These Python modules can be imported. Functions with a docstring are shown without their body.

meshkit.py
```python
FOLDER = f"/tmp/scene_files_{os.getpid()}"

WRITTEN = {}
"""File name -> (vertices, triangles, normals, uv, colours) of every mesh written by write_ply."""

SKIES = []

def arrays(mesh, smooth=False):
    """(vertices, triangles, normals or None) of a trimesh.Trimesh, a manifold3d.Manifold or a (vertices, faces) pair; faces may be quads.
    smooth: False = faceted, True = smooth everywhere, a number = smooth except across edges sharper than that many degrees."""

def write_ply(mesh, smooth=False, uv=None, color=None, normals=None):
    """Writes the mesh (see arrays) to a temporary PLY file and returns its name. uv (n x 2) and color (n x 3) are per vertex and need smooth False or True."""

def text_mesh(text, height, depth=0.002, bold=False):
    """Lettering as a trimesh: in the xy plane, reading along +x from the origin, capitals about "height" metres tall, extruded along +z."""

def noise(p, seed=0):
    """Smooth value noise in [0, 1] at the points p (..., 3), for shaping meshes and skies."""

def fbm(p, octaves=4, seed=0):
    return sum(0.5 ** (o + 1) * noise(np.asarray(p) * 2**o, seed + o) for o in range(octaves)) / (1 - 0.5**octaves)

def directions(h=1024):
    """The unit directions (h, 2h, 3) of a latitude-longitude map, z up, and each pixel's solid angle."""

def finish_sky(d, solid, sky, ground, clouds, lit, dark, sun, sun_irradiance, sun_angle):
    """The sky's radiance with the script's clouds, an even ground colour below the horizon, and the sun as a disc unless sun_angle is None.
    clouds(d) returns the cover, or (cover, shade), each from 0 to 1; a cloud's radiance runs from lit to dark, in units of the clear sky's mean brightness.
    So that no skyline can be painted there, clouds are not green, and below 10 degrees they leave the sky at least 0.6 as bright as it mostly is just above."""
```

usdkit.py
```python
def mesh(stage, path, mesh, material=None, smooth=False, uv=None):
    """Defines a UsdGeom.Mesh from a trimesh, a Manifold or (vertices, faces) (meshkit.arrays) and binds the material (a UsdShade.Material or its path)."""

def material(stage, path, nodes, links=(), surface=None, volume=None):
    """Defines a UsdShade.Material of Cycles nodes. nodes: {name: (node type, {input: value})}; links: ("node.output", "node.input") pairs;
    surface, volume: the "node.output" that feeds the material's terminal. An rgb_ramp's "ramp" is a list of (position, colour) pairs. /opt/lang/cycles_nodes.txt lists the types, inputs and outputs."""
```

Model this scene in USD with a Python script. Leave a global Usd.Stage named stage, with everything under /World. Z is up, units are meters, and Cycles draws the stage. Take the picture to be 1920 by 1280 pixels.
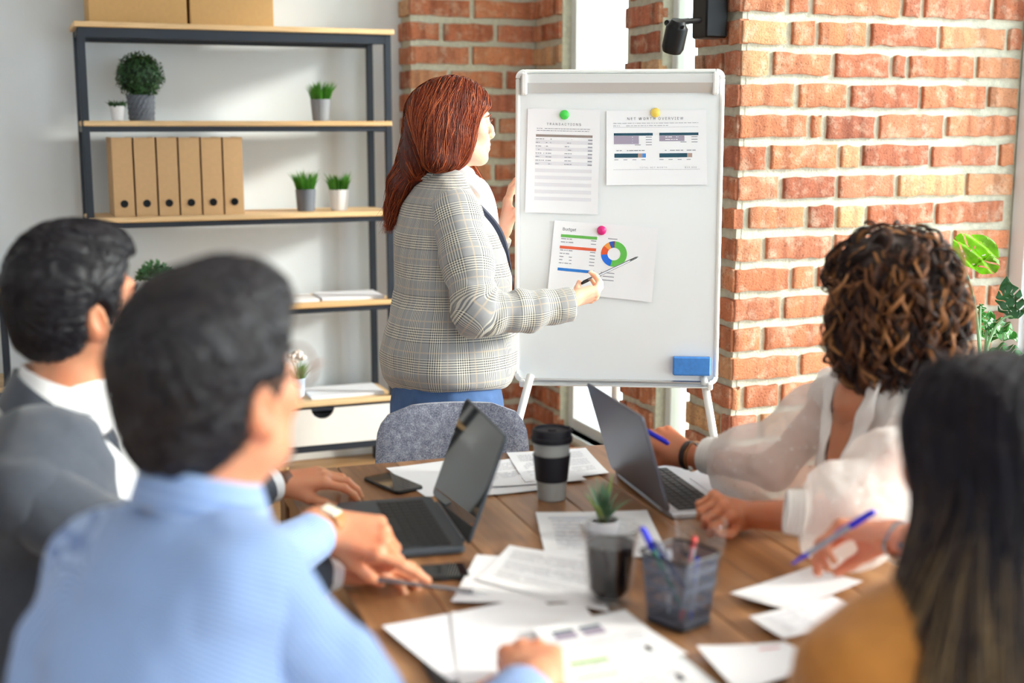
import math, random
import numpy as np, trimesh, shapely
import shapely.geometry as sg
from scipy import ndimage
import usdkit, meshkit
from pxr import Usd, UsdGeom, UsdLux, UsdShade, Gf, Sdf, Vt

stage = Usd.Stage.CreateInMemory()
UsdGeom.SetStageUpAxis(stage, 'Z')
UsdGeom.Xform.Define(stage, '/World')
stage.SetDefaultPrim(stage.GetPrimAtPath('/World'))
random.seed(7)
rng = np.random.default_rng(7)

# ------------------------------------------------------------------ camera
TH, PITCH, FPX, CAMZ = math.radians(21.5), math.radians(9.58), 2400.0, 1.55
F0 = np.array([math.sin(TH), math.cos(TH), 0]); RI = np.array([math.cos(TH), -math.sin(TH), 0]); ZZ = np.array([0, 0, 1.0])
FW = F0 * math.cos(PITCH) - ZZ * math.sin(PITCH); UP = F0 * math.sin(PITCH) + ZZ * math.cos(PITCH)
CAM = np.array([0, 0, CAMZ])
def W(px, py, d):
    """world point seen at pixel px,py (1920x1280) at depth d along the view axis"""
    return CAM + d * (FW + RI * (px - 960) / FPX + UP * (640 - py) / FPX)
def WZ(px, py, z):
    r = FW + RI * (px - 960) / FPX + UP * (640 - py) / FPX
    return CAM + r * (z - CAMZ) / r[2]
def WX(px, py, x):
    r = FW + RI * (px - 960) / FPX + UP * (640 - py) / FPX
    return CAM + r * x / r[0]
def WY(px, py, y):
    r = FW + RI * (px - 960) / FPX + UP * (640 - py) / FPX
    return CAM + r * y / r[1]
def PX(p):
    q = np.asarray(p, float) - CAM
    d = q @ FW
    return 960 + FPX * (q @ RI) / d, 640 - FPX * (q @ UP) / d, d

cam = UsdGeom.Camera.Define(stage, '/World/camera')
_m = Gf.Matrix4d(*[float(x) for x in (*RI, 0, *UP, 0, *(-FW), 0, *CAM, 1)])
cam.AddTransformOp().Set(_m)
cam.CreateHorizontalApertureAttr(36.0); cam.CreateVerticalApertureAttr(24.0)
cam.CreateFocalLengthAttr(36.0 * FPX / 1920)
cam.CreateClippingRangeAttr(Gf.Vec2f(0.05, 200))
cam.CreateFStopAttr(1.9); cam.CreateFocusDistanceAttr(3.72)
cam.CreateExposureAttr(-1.36)

# ------------------------------------------------------------------ sky, sun, ceiling lamps (lamp housings are built below)
dome = UsdLux.DomeLight.Define(stage, '/World/sky_dome')
dome.CreateIntensityAttr(5.6); dome.CreateColorAttr(Gf.Vec3f(0.84, 0.94, 1.0))
sun = UsdLux.DistantLight.Define(stage, '/World/sun')
sun.CreateIntensityAttr(205.0); sun.CreateAngleAttr(9.0); sun.CreateColorAttr(Gf.Vec3f(1.0, 0.93, 0.82))
def aim(xf, d):
    d = np.array(d, float); d /= np.linalg.norm(d); z = -d
    x = np.cross([0, 0, 1.0], z); x /= np.linalg.norm(x); y = np.cross(z, x)
    xf.AddTransformOp().Set(Gf.Matrix4d(*[float(v) for v in (*x, 0, *y, 0, *z, 0, 0, 0, 0, 1)]))
aim(sun, (-0.86, 0.40, -0.33))
LAMPS = [(-1.6, 0.2), (0.9, 0.2), (-1.6, 2.7), (0.9, 2.7)]
for _i, (_x, _y) in enumerate(LAMPS):
    _l = UsdLux.RectLight.Define(stage, '/World/ceiling_light_glow_%03d' % (_i + 1))
    _l.CreateWidthAttr(1.18); _l.CreateHeightAttr(1.18); _l.CreateIntensityAttr(2.2); _l.CreateColorAttr(Gf.Vec3f(0.97, 0.985, 1.0))
    _l.AddTranslateOp().Set(Gf.Vec3d(_x, _y, 3.13))

# ------------------------------------------------------------------ helpers: prims
COUNT = {}
XF = {}
def numbered(parent, name):
    k = (parent, name); n = COUNT.get(k, 0); COUNT[k] = n + 1
    return parent + '/' + (name if n == 0 else '%s_%03d' % (name, n))
def mat4(loc=(0, 0, 0), R=None):
    M = np.eye(4); M[:3, 3] = loc
    if R is not None: M[:3, :3] = R
    return M
def rz(a): c, s = math.cos(a), math.sin(a); return np.array([[c, -s, 0], [s, c, 0], [0, 0, 1.0]])
def rx(a): c, s = math.cos(a), math.sin(a); return np.array([[1.0, 0, 0], [0, c, -s], [0, s, c]])
def ry(a): c, s = math.cos(a), math.sin(a); return np.array([[c, 0, s], [0, 1.0, 0], [-s, 0, c]])
def setop(x, M): x.AddTransformOp().Set(Gf.Matrix4d(*[float(v) for v in np.asarray(M).T.ravel()]))
def tagp(prim, label=None, cat=None, group=None, kind=None):
    for k, v in (('label', label), ('category', cat), ('group', group), ('kind', kind)):
        if v: prim.SetCustomDataByKey(k, v)
def thing(name, label=None, cat=None, loc=(0, 0, 0), R=None, group=None, kind=None):
    p = numbered('/World', name); x = UsdGeom.Xform.Define(stage, p); M = mat4(loc, R); setop(x, M); XF[p] = M
    tagp(x.GetPrim(), label, cat, group, kind); return p
def vf(m):
    if hasattr(m, 'to_mesh'):
        q = m.to_mesh(); return np.array(q.vert_properties[:, :3], float), np.array(q.tri_verts, int)
    if isinstance(m, (tuple, list)):
        v, f = np.array(m[0], float), np.array(m[1], int)
        if f.shape[1] == 4: f = np.vstack([f[:, [0, 1, 2]], f[:, [0, 2, 3]]])
        return v, f
    return np.array(m.vertices, float), np.array(m.faces, int)
def obj(name, m, material, parent=None, smooth=False, uv=None, world=False, label=None, cat=None, group=None, kind=None, M=None):
    v, f = vf(m)
    if world and parent: v = (v - XF[parent][:3, 3]) @ XF[parent][:3, :3]
    p = numbered(parent or '/World', name)
    q = usdkit.mesh(stage, p, (v, f), material, smooth, uv)
    if M is not None: setop(q, M)
    XF[p] = XF.get(parent, np.eye(4))
    tagp(q.GetPrim(), label, cat, group, kind); return p
def dup(path, name, label, loc, R=None, group=None, cat=None):
    p = numbered('/World', name); x = UsdGeom.Xform.Define(stage, p)
    x.GetPrim().GetReferences().AddInternalReference(path)
    x.ClearXformOpOrder(); x.GetPrim().GetAttribute('xformOp:transform').Set(Gf.Matrix4d(*[float(v) for v in mat4(loc, R).T.ravel()])) if x.GetPrim().HasAttribute('xformOp:transform') else None
    x.SetXformOpOrder([UsdGeom.XformOp(x.GetPrim().GetAttribute('xformOp:transform'))])
    x.GetPrim().SetInstanceable(True); XF[p] = mat4(loc, R)
    src = stage.GetPrimAtPath(path).GetCustomData()
    tagp(x.GetPrim(), label, cat or src.get('category'), group or src.get('group')); return p
def curves(name, strands, widths, material, parent=None, world=True, kind=None, label=None):
    p = numbered(parent or '/World', name); c = UsdGeom.BasisCurves.Define(stage, p)
    pts = np.concatenate(strands)
    if world and parent: pts = (pts - XF[parent][:3, 3]) @ XF[parent][:3, :3]
    c.CreatePointsAttr(Vt.Vec3fArray.FromNumpy(pts.astype(np.float32)))
    c.CreateCurveVertexCountsAttr(Vt.IntArray([len(s) for s in strands]))
    c.CreateTypeAttr('linear'); c.CreateWidthsAttr(Vt.FloatArray.FromNumpy(np.asarray(widths, np.float32))); c.SetWidthsInterpolation('vertex')
    UsdShade.MaterialBindingAPI.Apply(c.GetPrim()).Bind(material); tagp(c.GetPrim(), label, kind=kind); return p

# ------------------------------------------------------------------ helpers: shapes (all return (v, f))
def cat_(*ms):
    V, F, n = [], [], 0
    for m in ms:
        v, f = vf(m); V.append(v); F.append(f + n); n += len(v)
    return np.vstack(V), np.vstack(F)
def mv(m, loc=(0, 0, 0), R=None, s=1):
    v, f = vf(m); v = v * s
    if R is not None: v = v @ np.asarray(R).T
    return v + np.asarray(loc, float), f
def hull(p):
    h = trimesh.Trimesh(np.asarray(p, float), np.zeros((0, 3), int), process=False).convex_hull
    return np.array(h.vertices), np.array(h.faces)
def cbox(sx, sy, sz, c=0.002, loc=(0, 0, 0), R=None):
    """box with chamfered edges, centred"""
    c = min(c, sx * .45, sy * .45, sz * .45); P = []
    for i in (-1, 1):
        for j in (-1, 1):
            for k in (-1, 1):
                a = np.array([i * sx / 2, j * sy / 2, k * sz / 2])
                for e in range(3):
                    q = a.copy()
                    for o in range(3):
                        if o != e: q[o] -= np.sign(q[o]) * c
                    P.append(q)
    return mv(hull(P), loc, R)
def box2(lo, hi, c=0.002):
    lo, hi = np.minimum(lo, hi), np.maximum(lo, hi); return cbox(*(hi - lo), c=c, loc=(lo + hi) / 2)
def rplate(w, h, r, t, n=6, bevel=0.0):
    """rounded rectangle plate in xz, thickness along y (centred)"""
    P = []
    for cx, cz, a0 in ((w/2-r, h/2-r, 0), (-w/2+r, h/2-r, 90), (-w/2+r, -h/2+r, 180), (w/2-r, -h/2+r, 270)):
        for k in range(n + 1):
            a = math.radians(a0 + 90 * k / n); P.append((cx + r * math.cos(a), cz + r * math.sin(a)))
    P = np.array(P); b = bevel; Q = []
    ys = [(-t/2, b), (-t/2 + b, 0), (t/2 - b, 0), (t/2, b)] if b else [(-t/2, 0), (t/2, 0)]
    for y, ins in ys:
        sc = np.array([(w - 2*ins) / w, (h - 2*ins) / h]); q = P * sc
        Q += [(a, y, c) for a, c in q]
    return hull(Q)
def tube(pts, r, n=10, cap=True):
    P = np.asarray(pts, float); m = len(P); r = np.broadcast_to(np.asarray(r, float), (m,))
    T = np.gradient(P, axis=0); T /= np.linalg.norm(T, axis=1)[:, None] + 1e-12
    a = np.array([0, 0, 1.0]) if abs(T[0, 2]) < .9 else np.array([1.0, 0, 0])
    N = np.cross(T[0], a); N /= np.linalg.norm(N); V = []
    for i in range(m):
        N = N - T[i] * (N @ T[i]); N /= np.linalg.norm(N); B = np.cross(T[i], N)
        for k in range(n):
            t = 2 * math.pi * k / n; V.append(P[i] + r[i] * (math.cos(t) * N + math.sin(t) * B))
    F = []
    for i in range(m - 1):
        for k in range(n):
            a0, a1, b0, b1 = i*n+k, i*n+(k+1) % n, (i+1)*n+k, (i+1)*n+(k+1) % n
            F += [(a0, a1, b1), (a0, b1, b0)]
    if cap:
        V += [P[0], P[-1]]; c0, c1 = len(V) - 2, len(V) - 1
        for k in range(n): F += [(c0, (k+1) % n, k), (c1, (m-1)*n+k, (m-1)*n+(k+1) % n)]
    return np.array(V), np.array(F)
def lathe(prof, n=32, loc=(0, 0, 0)):
    """closed by touching the axis at both ends if r == 0"""
    V, F = [], []; m = len(prof)
    for r, z in prof:
        for k in range(n):
            t = 2 * math.pi * k / n; V.append((max(r, 1e-5) * math.cos(t), max(r, 1e-5) * math.sin(t), z))
    for i in range(m - 1):
        for k in range(n):
            a0, a1, b0, b1 = i*n+k, i*n+(k+1) % n, (i+1)*n+k, (i+1)*n+(k+1) % n
            F += [(a0, a1, b1), (a0, b1, b0)]
    return np.array(V) + np.asarray(loc, float), np.array(F)
def extrude(poly, depth, y=False):
    gs = getattr(poly, 'geoms', [poly])
    m = trimesh.util.concatenate([trimesh.creation.extrude_polygon(g, depth, engine='earcut') for g in gs])
    return np.array(m.vertices), np.array(m.faces)
def bez(P, n=16):
    P = np.asarray(P, float); t = np.linspace(0, 1, n)[:, None]; k = len(P) - 1
    return sum(math.comb(k, i) * t**i * (1 - t)**(k - i) * P[i] for i in range(k + 1))
def spline(P, n=24):
    P = np.asarray(P, float); from_ = np.linspace(0, 1, len(P))
    from scipy.interpolate import CubicSpline
    return CubicSpline(from_, P)(np.linspace(0, 1, n))

# ------------------------------------------------------------------ helpers: materials
MATS = {}
def material(name, nodes, links, surface, volume=None):
    MATS[name] = usdkit.material(stage, '/World/Looks/' + name, nodes, links, surface=surface, volume=volume); return MATS[name]
def lin(c):
    c = np.asarray(c, float) / (255.0 if max(c) > 1.001 else 1.0)
    return tuple(np.where(c <= .04045, c / 12.92, ((c + .055) / 1.055) ** 2.4))
def pm(name, c, rough=.5, vary=0, scale=30, bump=0, bscale=200, **kw):
    """principled with optional tone noise and fine bump; c in sRGB"""
    c = np.array(lin(c)); n = {'p': ('principled_bsdf', dict(base_color=tuple(c), roughness=rough, **kw))}; L = []
    if vary or bump: n['t'] = ('texture_coordinate', {})
    if vary:
        n['n'] = ('noise_texture', dict(scale=scale, detail=4)); L += [('t.object', 'n.vector')]
        n['r'] = ('rgb_ramp', {'ramp': [(.3, tuple(np.clip(c * (1 - vary), 0, 1))), (.7, tuple(np.clip(c * (1 + vary), 0, 1)))]}); L += [('n.fac', 'r.fac'), ('r.color', 'p.base_color')]
    if bump:
        n['bn'] = ('noise_texture', dict(scale=bscale, detail=3)); n['b'] = ('bump', dict(strength=bump, distance=.004))
        L += [('t.object', 'bn.vector'), ('bn.fac', 'b.height'), ('b.normal', 'p.normal')]
    return material(name, n, L, 'p.BSDF')
def wood(name, c1, c2, c3, axis='y', rough=.4, ring=9, stretch=.06, rand=True, coat=0):
    """streaky grain along one object axis, offset per object"""
    sc = dict(x=(stretch, 1, 1), y=(1, stretch, 1), z=(1, 1, stretch))[axis]
    n = {'t': ('texture_coordinate', {}), 'o': ('object_info', {}), 'om': ('vector_math', dict(math_type='scale', scale=17.0)), 'cx': ('combine_xyz', {}),
         'ad': ('vector_math', dict(math_type='add')), 'm': ('mapping', dict(scale=sc)), 'n1': ('noise_texture', dict(scale=ring, detail=5, roughness=.6, distortion=.9)),
         'n2': ('noise_texture', dict(scale=ring * 14, detail=3)), 'r': ('rgb_ramp', {'ramp': [(.28, lin(c1)), (.5, lin(c2)), (.72, lin(c3))]}),
         'f': ('rgb_ramp', {'ramp': [(.3, (.72, .72, .72)), (.6, (1, 1, 1))]}), 'mx': ('mix_color', dict(blend_type='multiply', fac=.7)),
         'tint': ('rgb_ramp', {'ramp': [(0, (.84, .84, .84)), (1, (1.08, 1.05, 1.02))]}), 'mx2': ('mix_color', dict(blend_type='multiply', fac=1.0 if rand else 0.0)),
         'b': ('bump', dict(strength=.15, distance=.002)), 'p': ('principled_bsdf', dict(roughness=rough, coat_weight=coat))}
    L = [('o.random', 'cx.x'), ('o.random', 'cx.y'), ('o.random', 'cx.z'), ('cx.vector', 'om.vector1'), ('t.object', 'm.vector'), ('m.vector', 'ad.vector1'), ('om.vector', 'ad.vector2'),
         ('ad.vector', 'n1.vector'), ('ad.vector', 'n2.vector'), ('n1.fac', 'r.fac'), ('n2.fac', 'f.fac'), ('r.color', 'mx.a'), ('f.color', 'mx.b'),
         ('o.random', 'tint.fac'), ('mx.result', 'mx2.a'), ('tint.color', 'mx2.b'), ('mx2.result', 'p.base_color'), ('n2.fac', 'b.height'), ('b.normal', 'p.normal')]
    return material(name, n, L, 'p.BSDF')

UsdGeom.Scope.Define(stage, '/World/Looks')
WHITE = pm('white_paint', (238, 238, 236), .5)
WALLW = pm('plaster', (226, 234, 241), .85, vary=.02, scale=3, bump=.12, bscale=60)
CEILW = pm('ceiling_paint', (240, 240, 238), .9)
METAL_D = pm('dark_steel', (38, 46, 58), .5, metallic=.3)
METAL_B = pm('black_metal', (14, 15, 18), .4, metallic=.5)
PLASTIC_W = pm('white_plastic', (244, 245, 244), .35)
PLASTIC_B = pm('black_plastic', (16, 17, 20), .42)
ALU = pm('aluminium', (205, 208, 211), .3, metallic=.85)
PAPER = pm('paper', (240, 240, 244), .75)
PAPER_E = pm('paper_blueish', (230, 233, 242), .8)
INK = pm('grey_ink', (150, 150, 160), .8)
INK_D = pm('dark_ink', (88, 90, 100), .8)
SHELFW = wood('shelf_pine', (222, 178, 120), (236, 200, 150), (246, 218, 174), axis='x', rough=.5)
FLOORW = wood('oak_floor', (172, 124, 78), (198, 152, 102), (216, 172, 122), axis='x', rough=.38)
TABLEW = wood('walnut_table', (118, 78, 50), (164, 116, 76), (196, 150, 106), axis='y', rough=.34, ring=7, stretch=.09)
TABLEL = wood('walnut_table_leg', (84, 52, 32), (120, 78, 48), (150, 102, 66), axis='z', rough=.42, ring=9)
FRAMEW = pm('window_frame_white', (228, 234, 236), .35)
def panemat(name, tint=(.97, .99, .985), hi=.55, lo=.03):
    return material(name, {'t': ('transparent_bsdf', dict(color=tint)), 'g': ('glossy_bsdf', dict(roughness=.02, color=(1, 1, 1))), 'w': ('layer_weight', dict(blend=.5)), 'pw': ('math', dict(math_type='power', value2=5.0)),
        'ma': ('math', dict(math_type='multiply_add', value2=hi, value3=lo)), 'm': ('mix_closure', {})},
        [('w.facing', 'pw.value1'), ('pw.value', 'ma.value1'), ('ma.value', 'm.fac'), ('t.BSDF', 'm.closure1'), ('g.BSDF', 'm.closure2')], 'm.closure')
GLASS = panemat('window_glass')
def brick_mat(name, ramp):
    n = {'t': ('texture_coordinate', {}), 'o': ('object_info', {}), 'r': ('rgb_ramp', {'ramp': [(a, lin(c)) for a, c in ramp]}),
         'cx': ('combine_xyz', {}), 'om': ('vector_math', dict(math_type='scale', scale=31.0)), 'ad': ('vector_math', dict(math_type='add')),
         'm': ('mapping', dict(scale=(1, 1, .06))), 'n1': ('noise_texture', dict(scale=24, detail=2, roughness=.4)), 'n2': ('noise_texture', dict(scale=16, detail=5, roughness=.7)), 'n3': ('noise_texture', dict(scale=170, detail=2, roughness=.6)), 'n4': ('noise_texture', dict(scale=60, detail=1)), 'n5': ('noise_texture', dict(scale=55, detail=4, roughness=.7)),
         'f1': ('rgb_ramp', {'ramp': [(.34, (.66, .62, .62)), (.5, (.98, .98, .98)), (.66, (1.12, 1.06, 1.0))]}), 'x1': ('mix_color', dict(blend_type='multiply', fac=.9, use_clamp=False)),
         'f2': ('rgb_ramp', {'ramp': [(.50, (0, 0, 0)), (.72, (.66, .66, .66))]}), 'x2': ('mix_color', dict(b=lin((226, 204, 180)))),
         'f3': ('rgb_ramp', {'ramp': [(.30, (.30, .26, .25)), (.40, (1.0, 1.0, 1.0))]}), 'x3': ('mix_color', dict(blend_type='multiply', fac=.8)),
         'f4': ('rgb_ramp', {'ramp': [(.492, (1, 1, 1)), (.499, (.52, .46, .44)), (.506, (1, 1, 1))]}), 'x4': ('mix_color', dict(blend_type='multiply', fac=.75)),
         'f5': ('rgb_ramp', {'ramp': [(.3, (.80, .78, .76)), (.7, (1.1, 1.1, 1.1))]}), 'x5': ('mix_color', dict(blend_type='multiply', fac=.8, use_clamp=False)),
         'b': ('bump', dict(strength=.8, distance=.005)), 'p': ('principled_bsdf', dict(roughness=.88, specular_ior_level=.2))}
    L = [('o.random', 'r.fac'), ('o.random', 'cx.x'), ('o.random', 'cx.z'), ('cx.vector', 'om.vector1'), ('t.object', 'ad.vector1'), ('om.vector', 'ad.vector2'), ('ad.vector', 'm.vector'), ('m.vector', 'n1.vector'), ('m.vector', 'n4.vector'),
         ('ad.vector', 'n2.vector'), ('ad.vector', 'n3.vector'), ('ad.vector', 'n5.vector'), ('n1.fac', 'f1.fac'), ('r.color', 'x1.a'), ('f1.color', 'x1.b'), ('n2.fac', 'f2.fac'), ('x1.result', 'x2.a'), ('f2.color', 'x2.fac'),
         ('n3.fac', 'f3.fac'), ('x2.result', 'x3.a'), ('f3.color', 'x3.b'), ('n4.fac', 'f4.fac'), ('x3.result', 'x4.a'), ('f4.color', 'x4.b'), ('n5.fac', 'f5.fac'), ('x4.result', 'x5.a'), ('f5.color', 'x5.b'), ('x5.result', 'p.base_color'), ('n3.fac', 'b.height'), ('b.normal', 'p.normal')]
    return material(name, n, L, 'p.BSDF')
BRICK = brick_mat('red_brick', [(0, (162, 100, 80)), (.2, (184, 114, 86)), (.4, (196, 126, 94)), (.6, (206, 140, 104)), (.8, (188, 118, 94)), (.92, (208, 150, 114)), (.97, (212, 172, 130)), (1, (158, 108, 98))])
MORTAR = pm('mortar', (206, 205, 186), .95, vary=.12, scale=50, bump=.9, bscale=130)

# ================================================================== the room
XW, YP, XR, YB, YPIER, ZC = 2.334, 3.822, 3.53, 5.80, 5.65, 3.2
XL, YR = -3.2, -2.6
# floor: planks laid along y
fl = thing('floor', kind='structure')
obj('subfloor', box2((XL - .1, YR - .1, -.10), (XR + .1, YB + .1, -.022), 0), pm('subfloor_dark', (60, 44, 30), .9), fl)
_r = random.Random(3); _y = YR; _w = .165
while _y < YB:
    _x = XL - _r.random() * 1.9
    while _x < XR:
        _l = 2.1; a, b = max(_x, XL), min(_x + _l, XR)
        if b - a > .05:
            obj('plank', box2((a + .0006, _y + .0006, -.022), (b - .0006, min(_y + _w, YB) - .0006, _r.uniform(-.0006, 0)), .0016), FLOORW, fl)
        _x += _l
    _y += _w
c_ = thing('ceiling', kind='structure')
obj('slab', box2((XL - .1, YR - .1, ZC), (XR + .3, YB + .3, ZC + .12), 0), CEILW, c_)

def brickrow_mesh(u0, u1, z0, z1, depth, rnd, proud):
    """one irregular brick: face toward -y, x in [u0,u1], z in [z0,z1]"""
    w, h = u1 - u0, z1 - z0; nx = max(3, int(w / .042)); P = []
    j = lambda s: rnd.uniform(-s, s)
    for k in range(nx + 1): P.append((u0 + w * k / nx + (j(.006) if 0 < k < nx else 0), z0 + j(.0040)))
    P.append((u1 + j(.005), z0 + h * .5))
    for k in range(nx, -1, -1): P.append((u0 + w * k / nx + (j(.006) if 0 < k < nx else 0), z1 + j(.0040)))
    P.append((u0 + j(.003), z0 + h * .5))
    P = np.array(P); c = P.mean(0); m = len(P); V = []
    for y, s in ((depth, 0), (.004 - proud, 0), (-proud, .006)):
        q = P - np.sign(P - c) * np.minimum(s, np.abs(P - c)); V += [(a, y, b) for a, b in q]
    V.append((c[0], -proud - rnd.uniform(0, .0015), c[1])); F = []
    for i in range(2):
        for k in range(m):
            a0, a1, b0, b1 = i*m+k, i*m+(k+1) % m, (i+1)*m+k, (i+1)*m+(k+1) % m
            F += [(a0, a1, b1), (a0, b1, b0)]
    for k in range(m): F.append((2*m+k, 2*m+(k+1) % m, 3*m))
    return np.array(V), np.array(F)
COURSE, Z28 = .1053, WY(1392, 28, YP)[2]
ZBASE = Z28 - COURSE * math.floor(Z28 / COURSE)
def rows(zmin, zmax):
    k = 0
    while True:
        z = ZBASE + k * COURSE - COURSE
        if z > zmax: return
        if z + COURSE > zmin: yield k, max(z + .015, zmin), min(z + COURSE - .015, zmax)
        k += 1
def brick_face(par, M, width, zmin, zmax, seed, holes=(), joints=None, blen=.245, mj=.026, mat=None, first=None):
    """bricks on a face: local x along the face, y into the wall, z up; M places it. Each brick is its own prim."""
    rnd = random.Random(seed)
    for k, z0, z1 in rows(zmin, zmax):
        if z1 - z0 < .02: continue
        if joints and k in joints: J = [0.0] + [j for j in joints[k]] + [width]
        else:
            J, u = [0.0], (first(k) if first else (blen * (.5 if k % 2 else 1.0))) + rnd.uniform(-.02, .02)
            while u < width - .07:
                J.append(u); u += blen * rnd.choice((1, 1, 1, 1.05, .93, .97, .5)) + rnd.uniform(-.008, .008)
            J.append(width)
        for i in range(len(J) - 1):
            a, b = J[i] + (mj / 2 if i else .004), J[i + 1] - (mj / 2 if i < len(J) - 2 else .004)
            spans = [(a, b)]
            for h0, h1, hz0, hz1 in holes:
                if z1 > hz0 + .01 and z0 < hz1 - .01:
                    ns = []
                    for s, e in spans:
                        if e <= h0 or s >= h1: ns.append((s, e)); continue
                        if s < h0 - .03: ns.append((s, h0 - .002))
                        if e > h1 + .03: ns.append((h1 + .002, e))
                    spans = ns
            for s, e in spans:
                if e - s < .03: continue
                obj('brick', brickrow_mesh(s, e, z0 + rnd.uniform(-.003, .003), z1 + rnd.uniform(-.003, .003), .03, rnd, .006 + rnd.uniform(0, .004)), mat or BRICK, par, smooth=40, M=M)

# back wall: white plaster, brick pier at its right end
wb = thing('wall_back', kind='structure')
obj('plaster_panel', box2((XL - .1, YB, 0), (1.9, YB + .15, ZC), 0), WALLW, wb)
wl = thing('wall_left', kind='structure')
obj('plaster_panel', box2((XL - .15, YR, 0), (XL, YB, ZC), 0), WALLW, wl)
bb = thing('baseboard_back', kind='structure')
obj('board', box2((XL, YB - .015, 0), (1.728, YB, .09), .004), WHITE, bb)

pier = thing('wall_pier', kind='structure')
obj('mortar', box2((1.731 + .008, YPIER + .010, 0), (XW + .1, YB + .15, ZC), 0), MORTAR, pier)
brick_face(pier, mat4((1.731, YPIER, 0)), XW - 1.731, 0, ZC, 11, blen=.25, first=lambda k: .17 if k % 2 else .30)
brick_face(pier, mat4((1.731, YB, 0), rz(-math.pi / 2)), YB - YPIER, 0, ZC, 12, blen=.25, first=lambda k: .2)

# right wall behind the pillar: local x runs from the far corner toward the camera
WRL = YPIER - YP
wr = thing('wall_right', kind='structure')
WD = .16
w1 = (YPIER - WX(1050, 235, XW)[1], YPIER - WX(1170, 235, XW)[1]); w2 = (YPIER - WX(1235, 235, XW)[1], YPIER - WX(1300, 235, XW)[1])
ZS, ZT = .16, 2.75
def wallslab(par, M, width, holes, z0, z1, th, mt, name='mortar'):
    P = sg.box(0, z0, width, z1)
    for h in holes: P = P.difference(sg.box(h[0], h[2], h[1], h[3]))
    v, f = extrude(P, th); v = np.stack([v[:, 0], v[:, 2] + .010, v[:, 1]], 1); f = f[:, ::-1]
    obj(name, (v, f), mt, par, M=M)
MWR = mat4((XW, YPIER, 0), rz(-math.pi / 2))
HW = [(w1[0], w1[1], ZS, ZT), (w2[0], w2[1], ZS, ZT)]
wallslab(wr, MWR, WRL - .012, HW, 0, ZC, .10, MORTAR)
brick_face(wr, MWR, WRL, 0, ZC, 21, holes=HW, blen=.25)
def window(n, M, u0, u1, z0, z1, dep, mull=(), rail=(), fw=.055):
    p = thing('window_%d' % n, kind='structure'); XF[p] = np.eye(4)
    y0, y1 = dep, dep + .05
    B = lambda a, b: box2(a, b, .004)
    for a, b in (((u0, y0, z0), (u0 + fw, y1, z1)), ((u1 - fw, y0, z0), (u1, y1, z1)), ((u0 + fw, y0, z0), (u1 - fw, y1, z0 + fw)), ((u0 + fw, y0, z1 - fw), (u1 - fw, y1, z1))):
        obj('frame_bar', B(a, b), FRAMEW, p, M=M)
    for u in mull: obj('mullion', B((u - .022, y0 + .004, z0 + fw), (u + .022, y1 - .004, z1 - fw)), FRAMEW, p, M=M)
    for z in rail: obj('glazing_bar', B((u0 + fw, y0 + .004, z - .02), (u1 - fw, y1 - .004, z + .02)), FRAMEW, p, M=M)
    ed = [u0 + fw] + list(mull) + [u1 - fw]
    for a, b in zip(ed[:-1], ed[1:]):
        obj('pane', box2((a - .004, dep + .022, z0 + fw - .004), (b + .004, dep + .028, z1 - fw + .004), 0), GLASS, p, M=M)
    obj('window_sill', box2((u0 - .0, .0, z0 - .03), (u1, dep + .06, z0), .004), FRAMEW, p, M=M)
    return p
window(1, MWR, w1[0], w1[1], ZS, ZT, .05)
window(2, MWR, w2[0], w2[1], ZS, ZT, .05, fw=.045)

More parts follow.
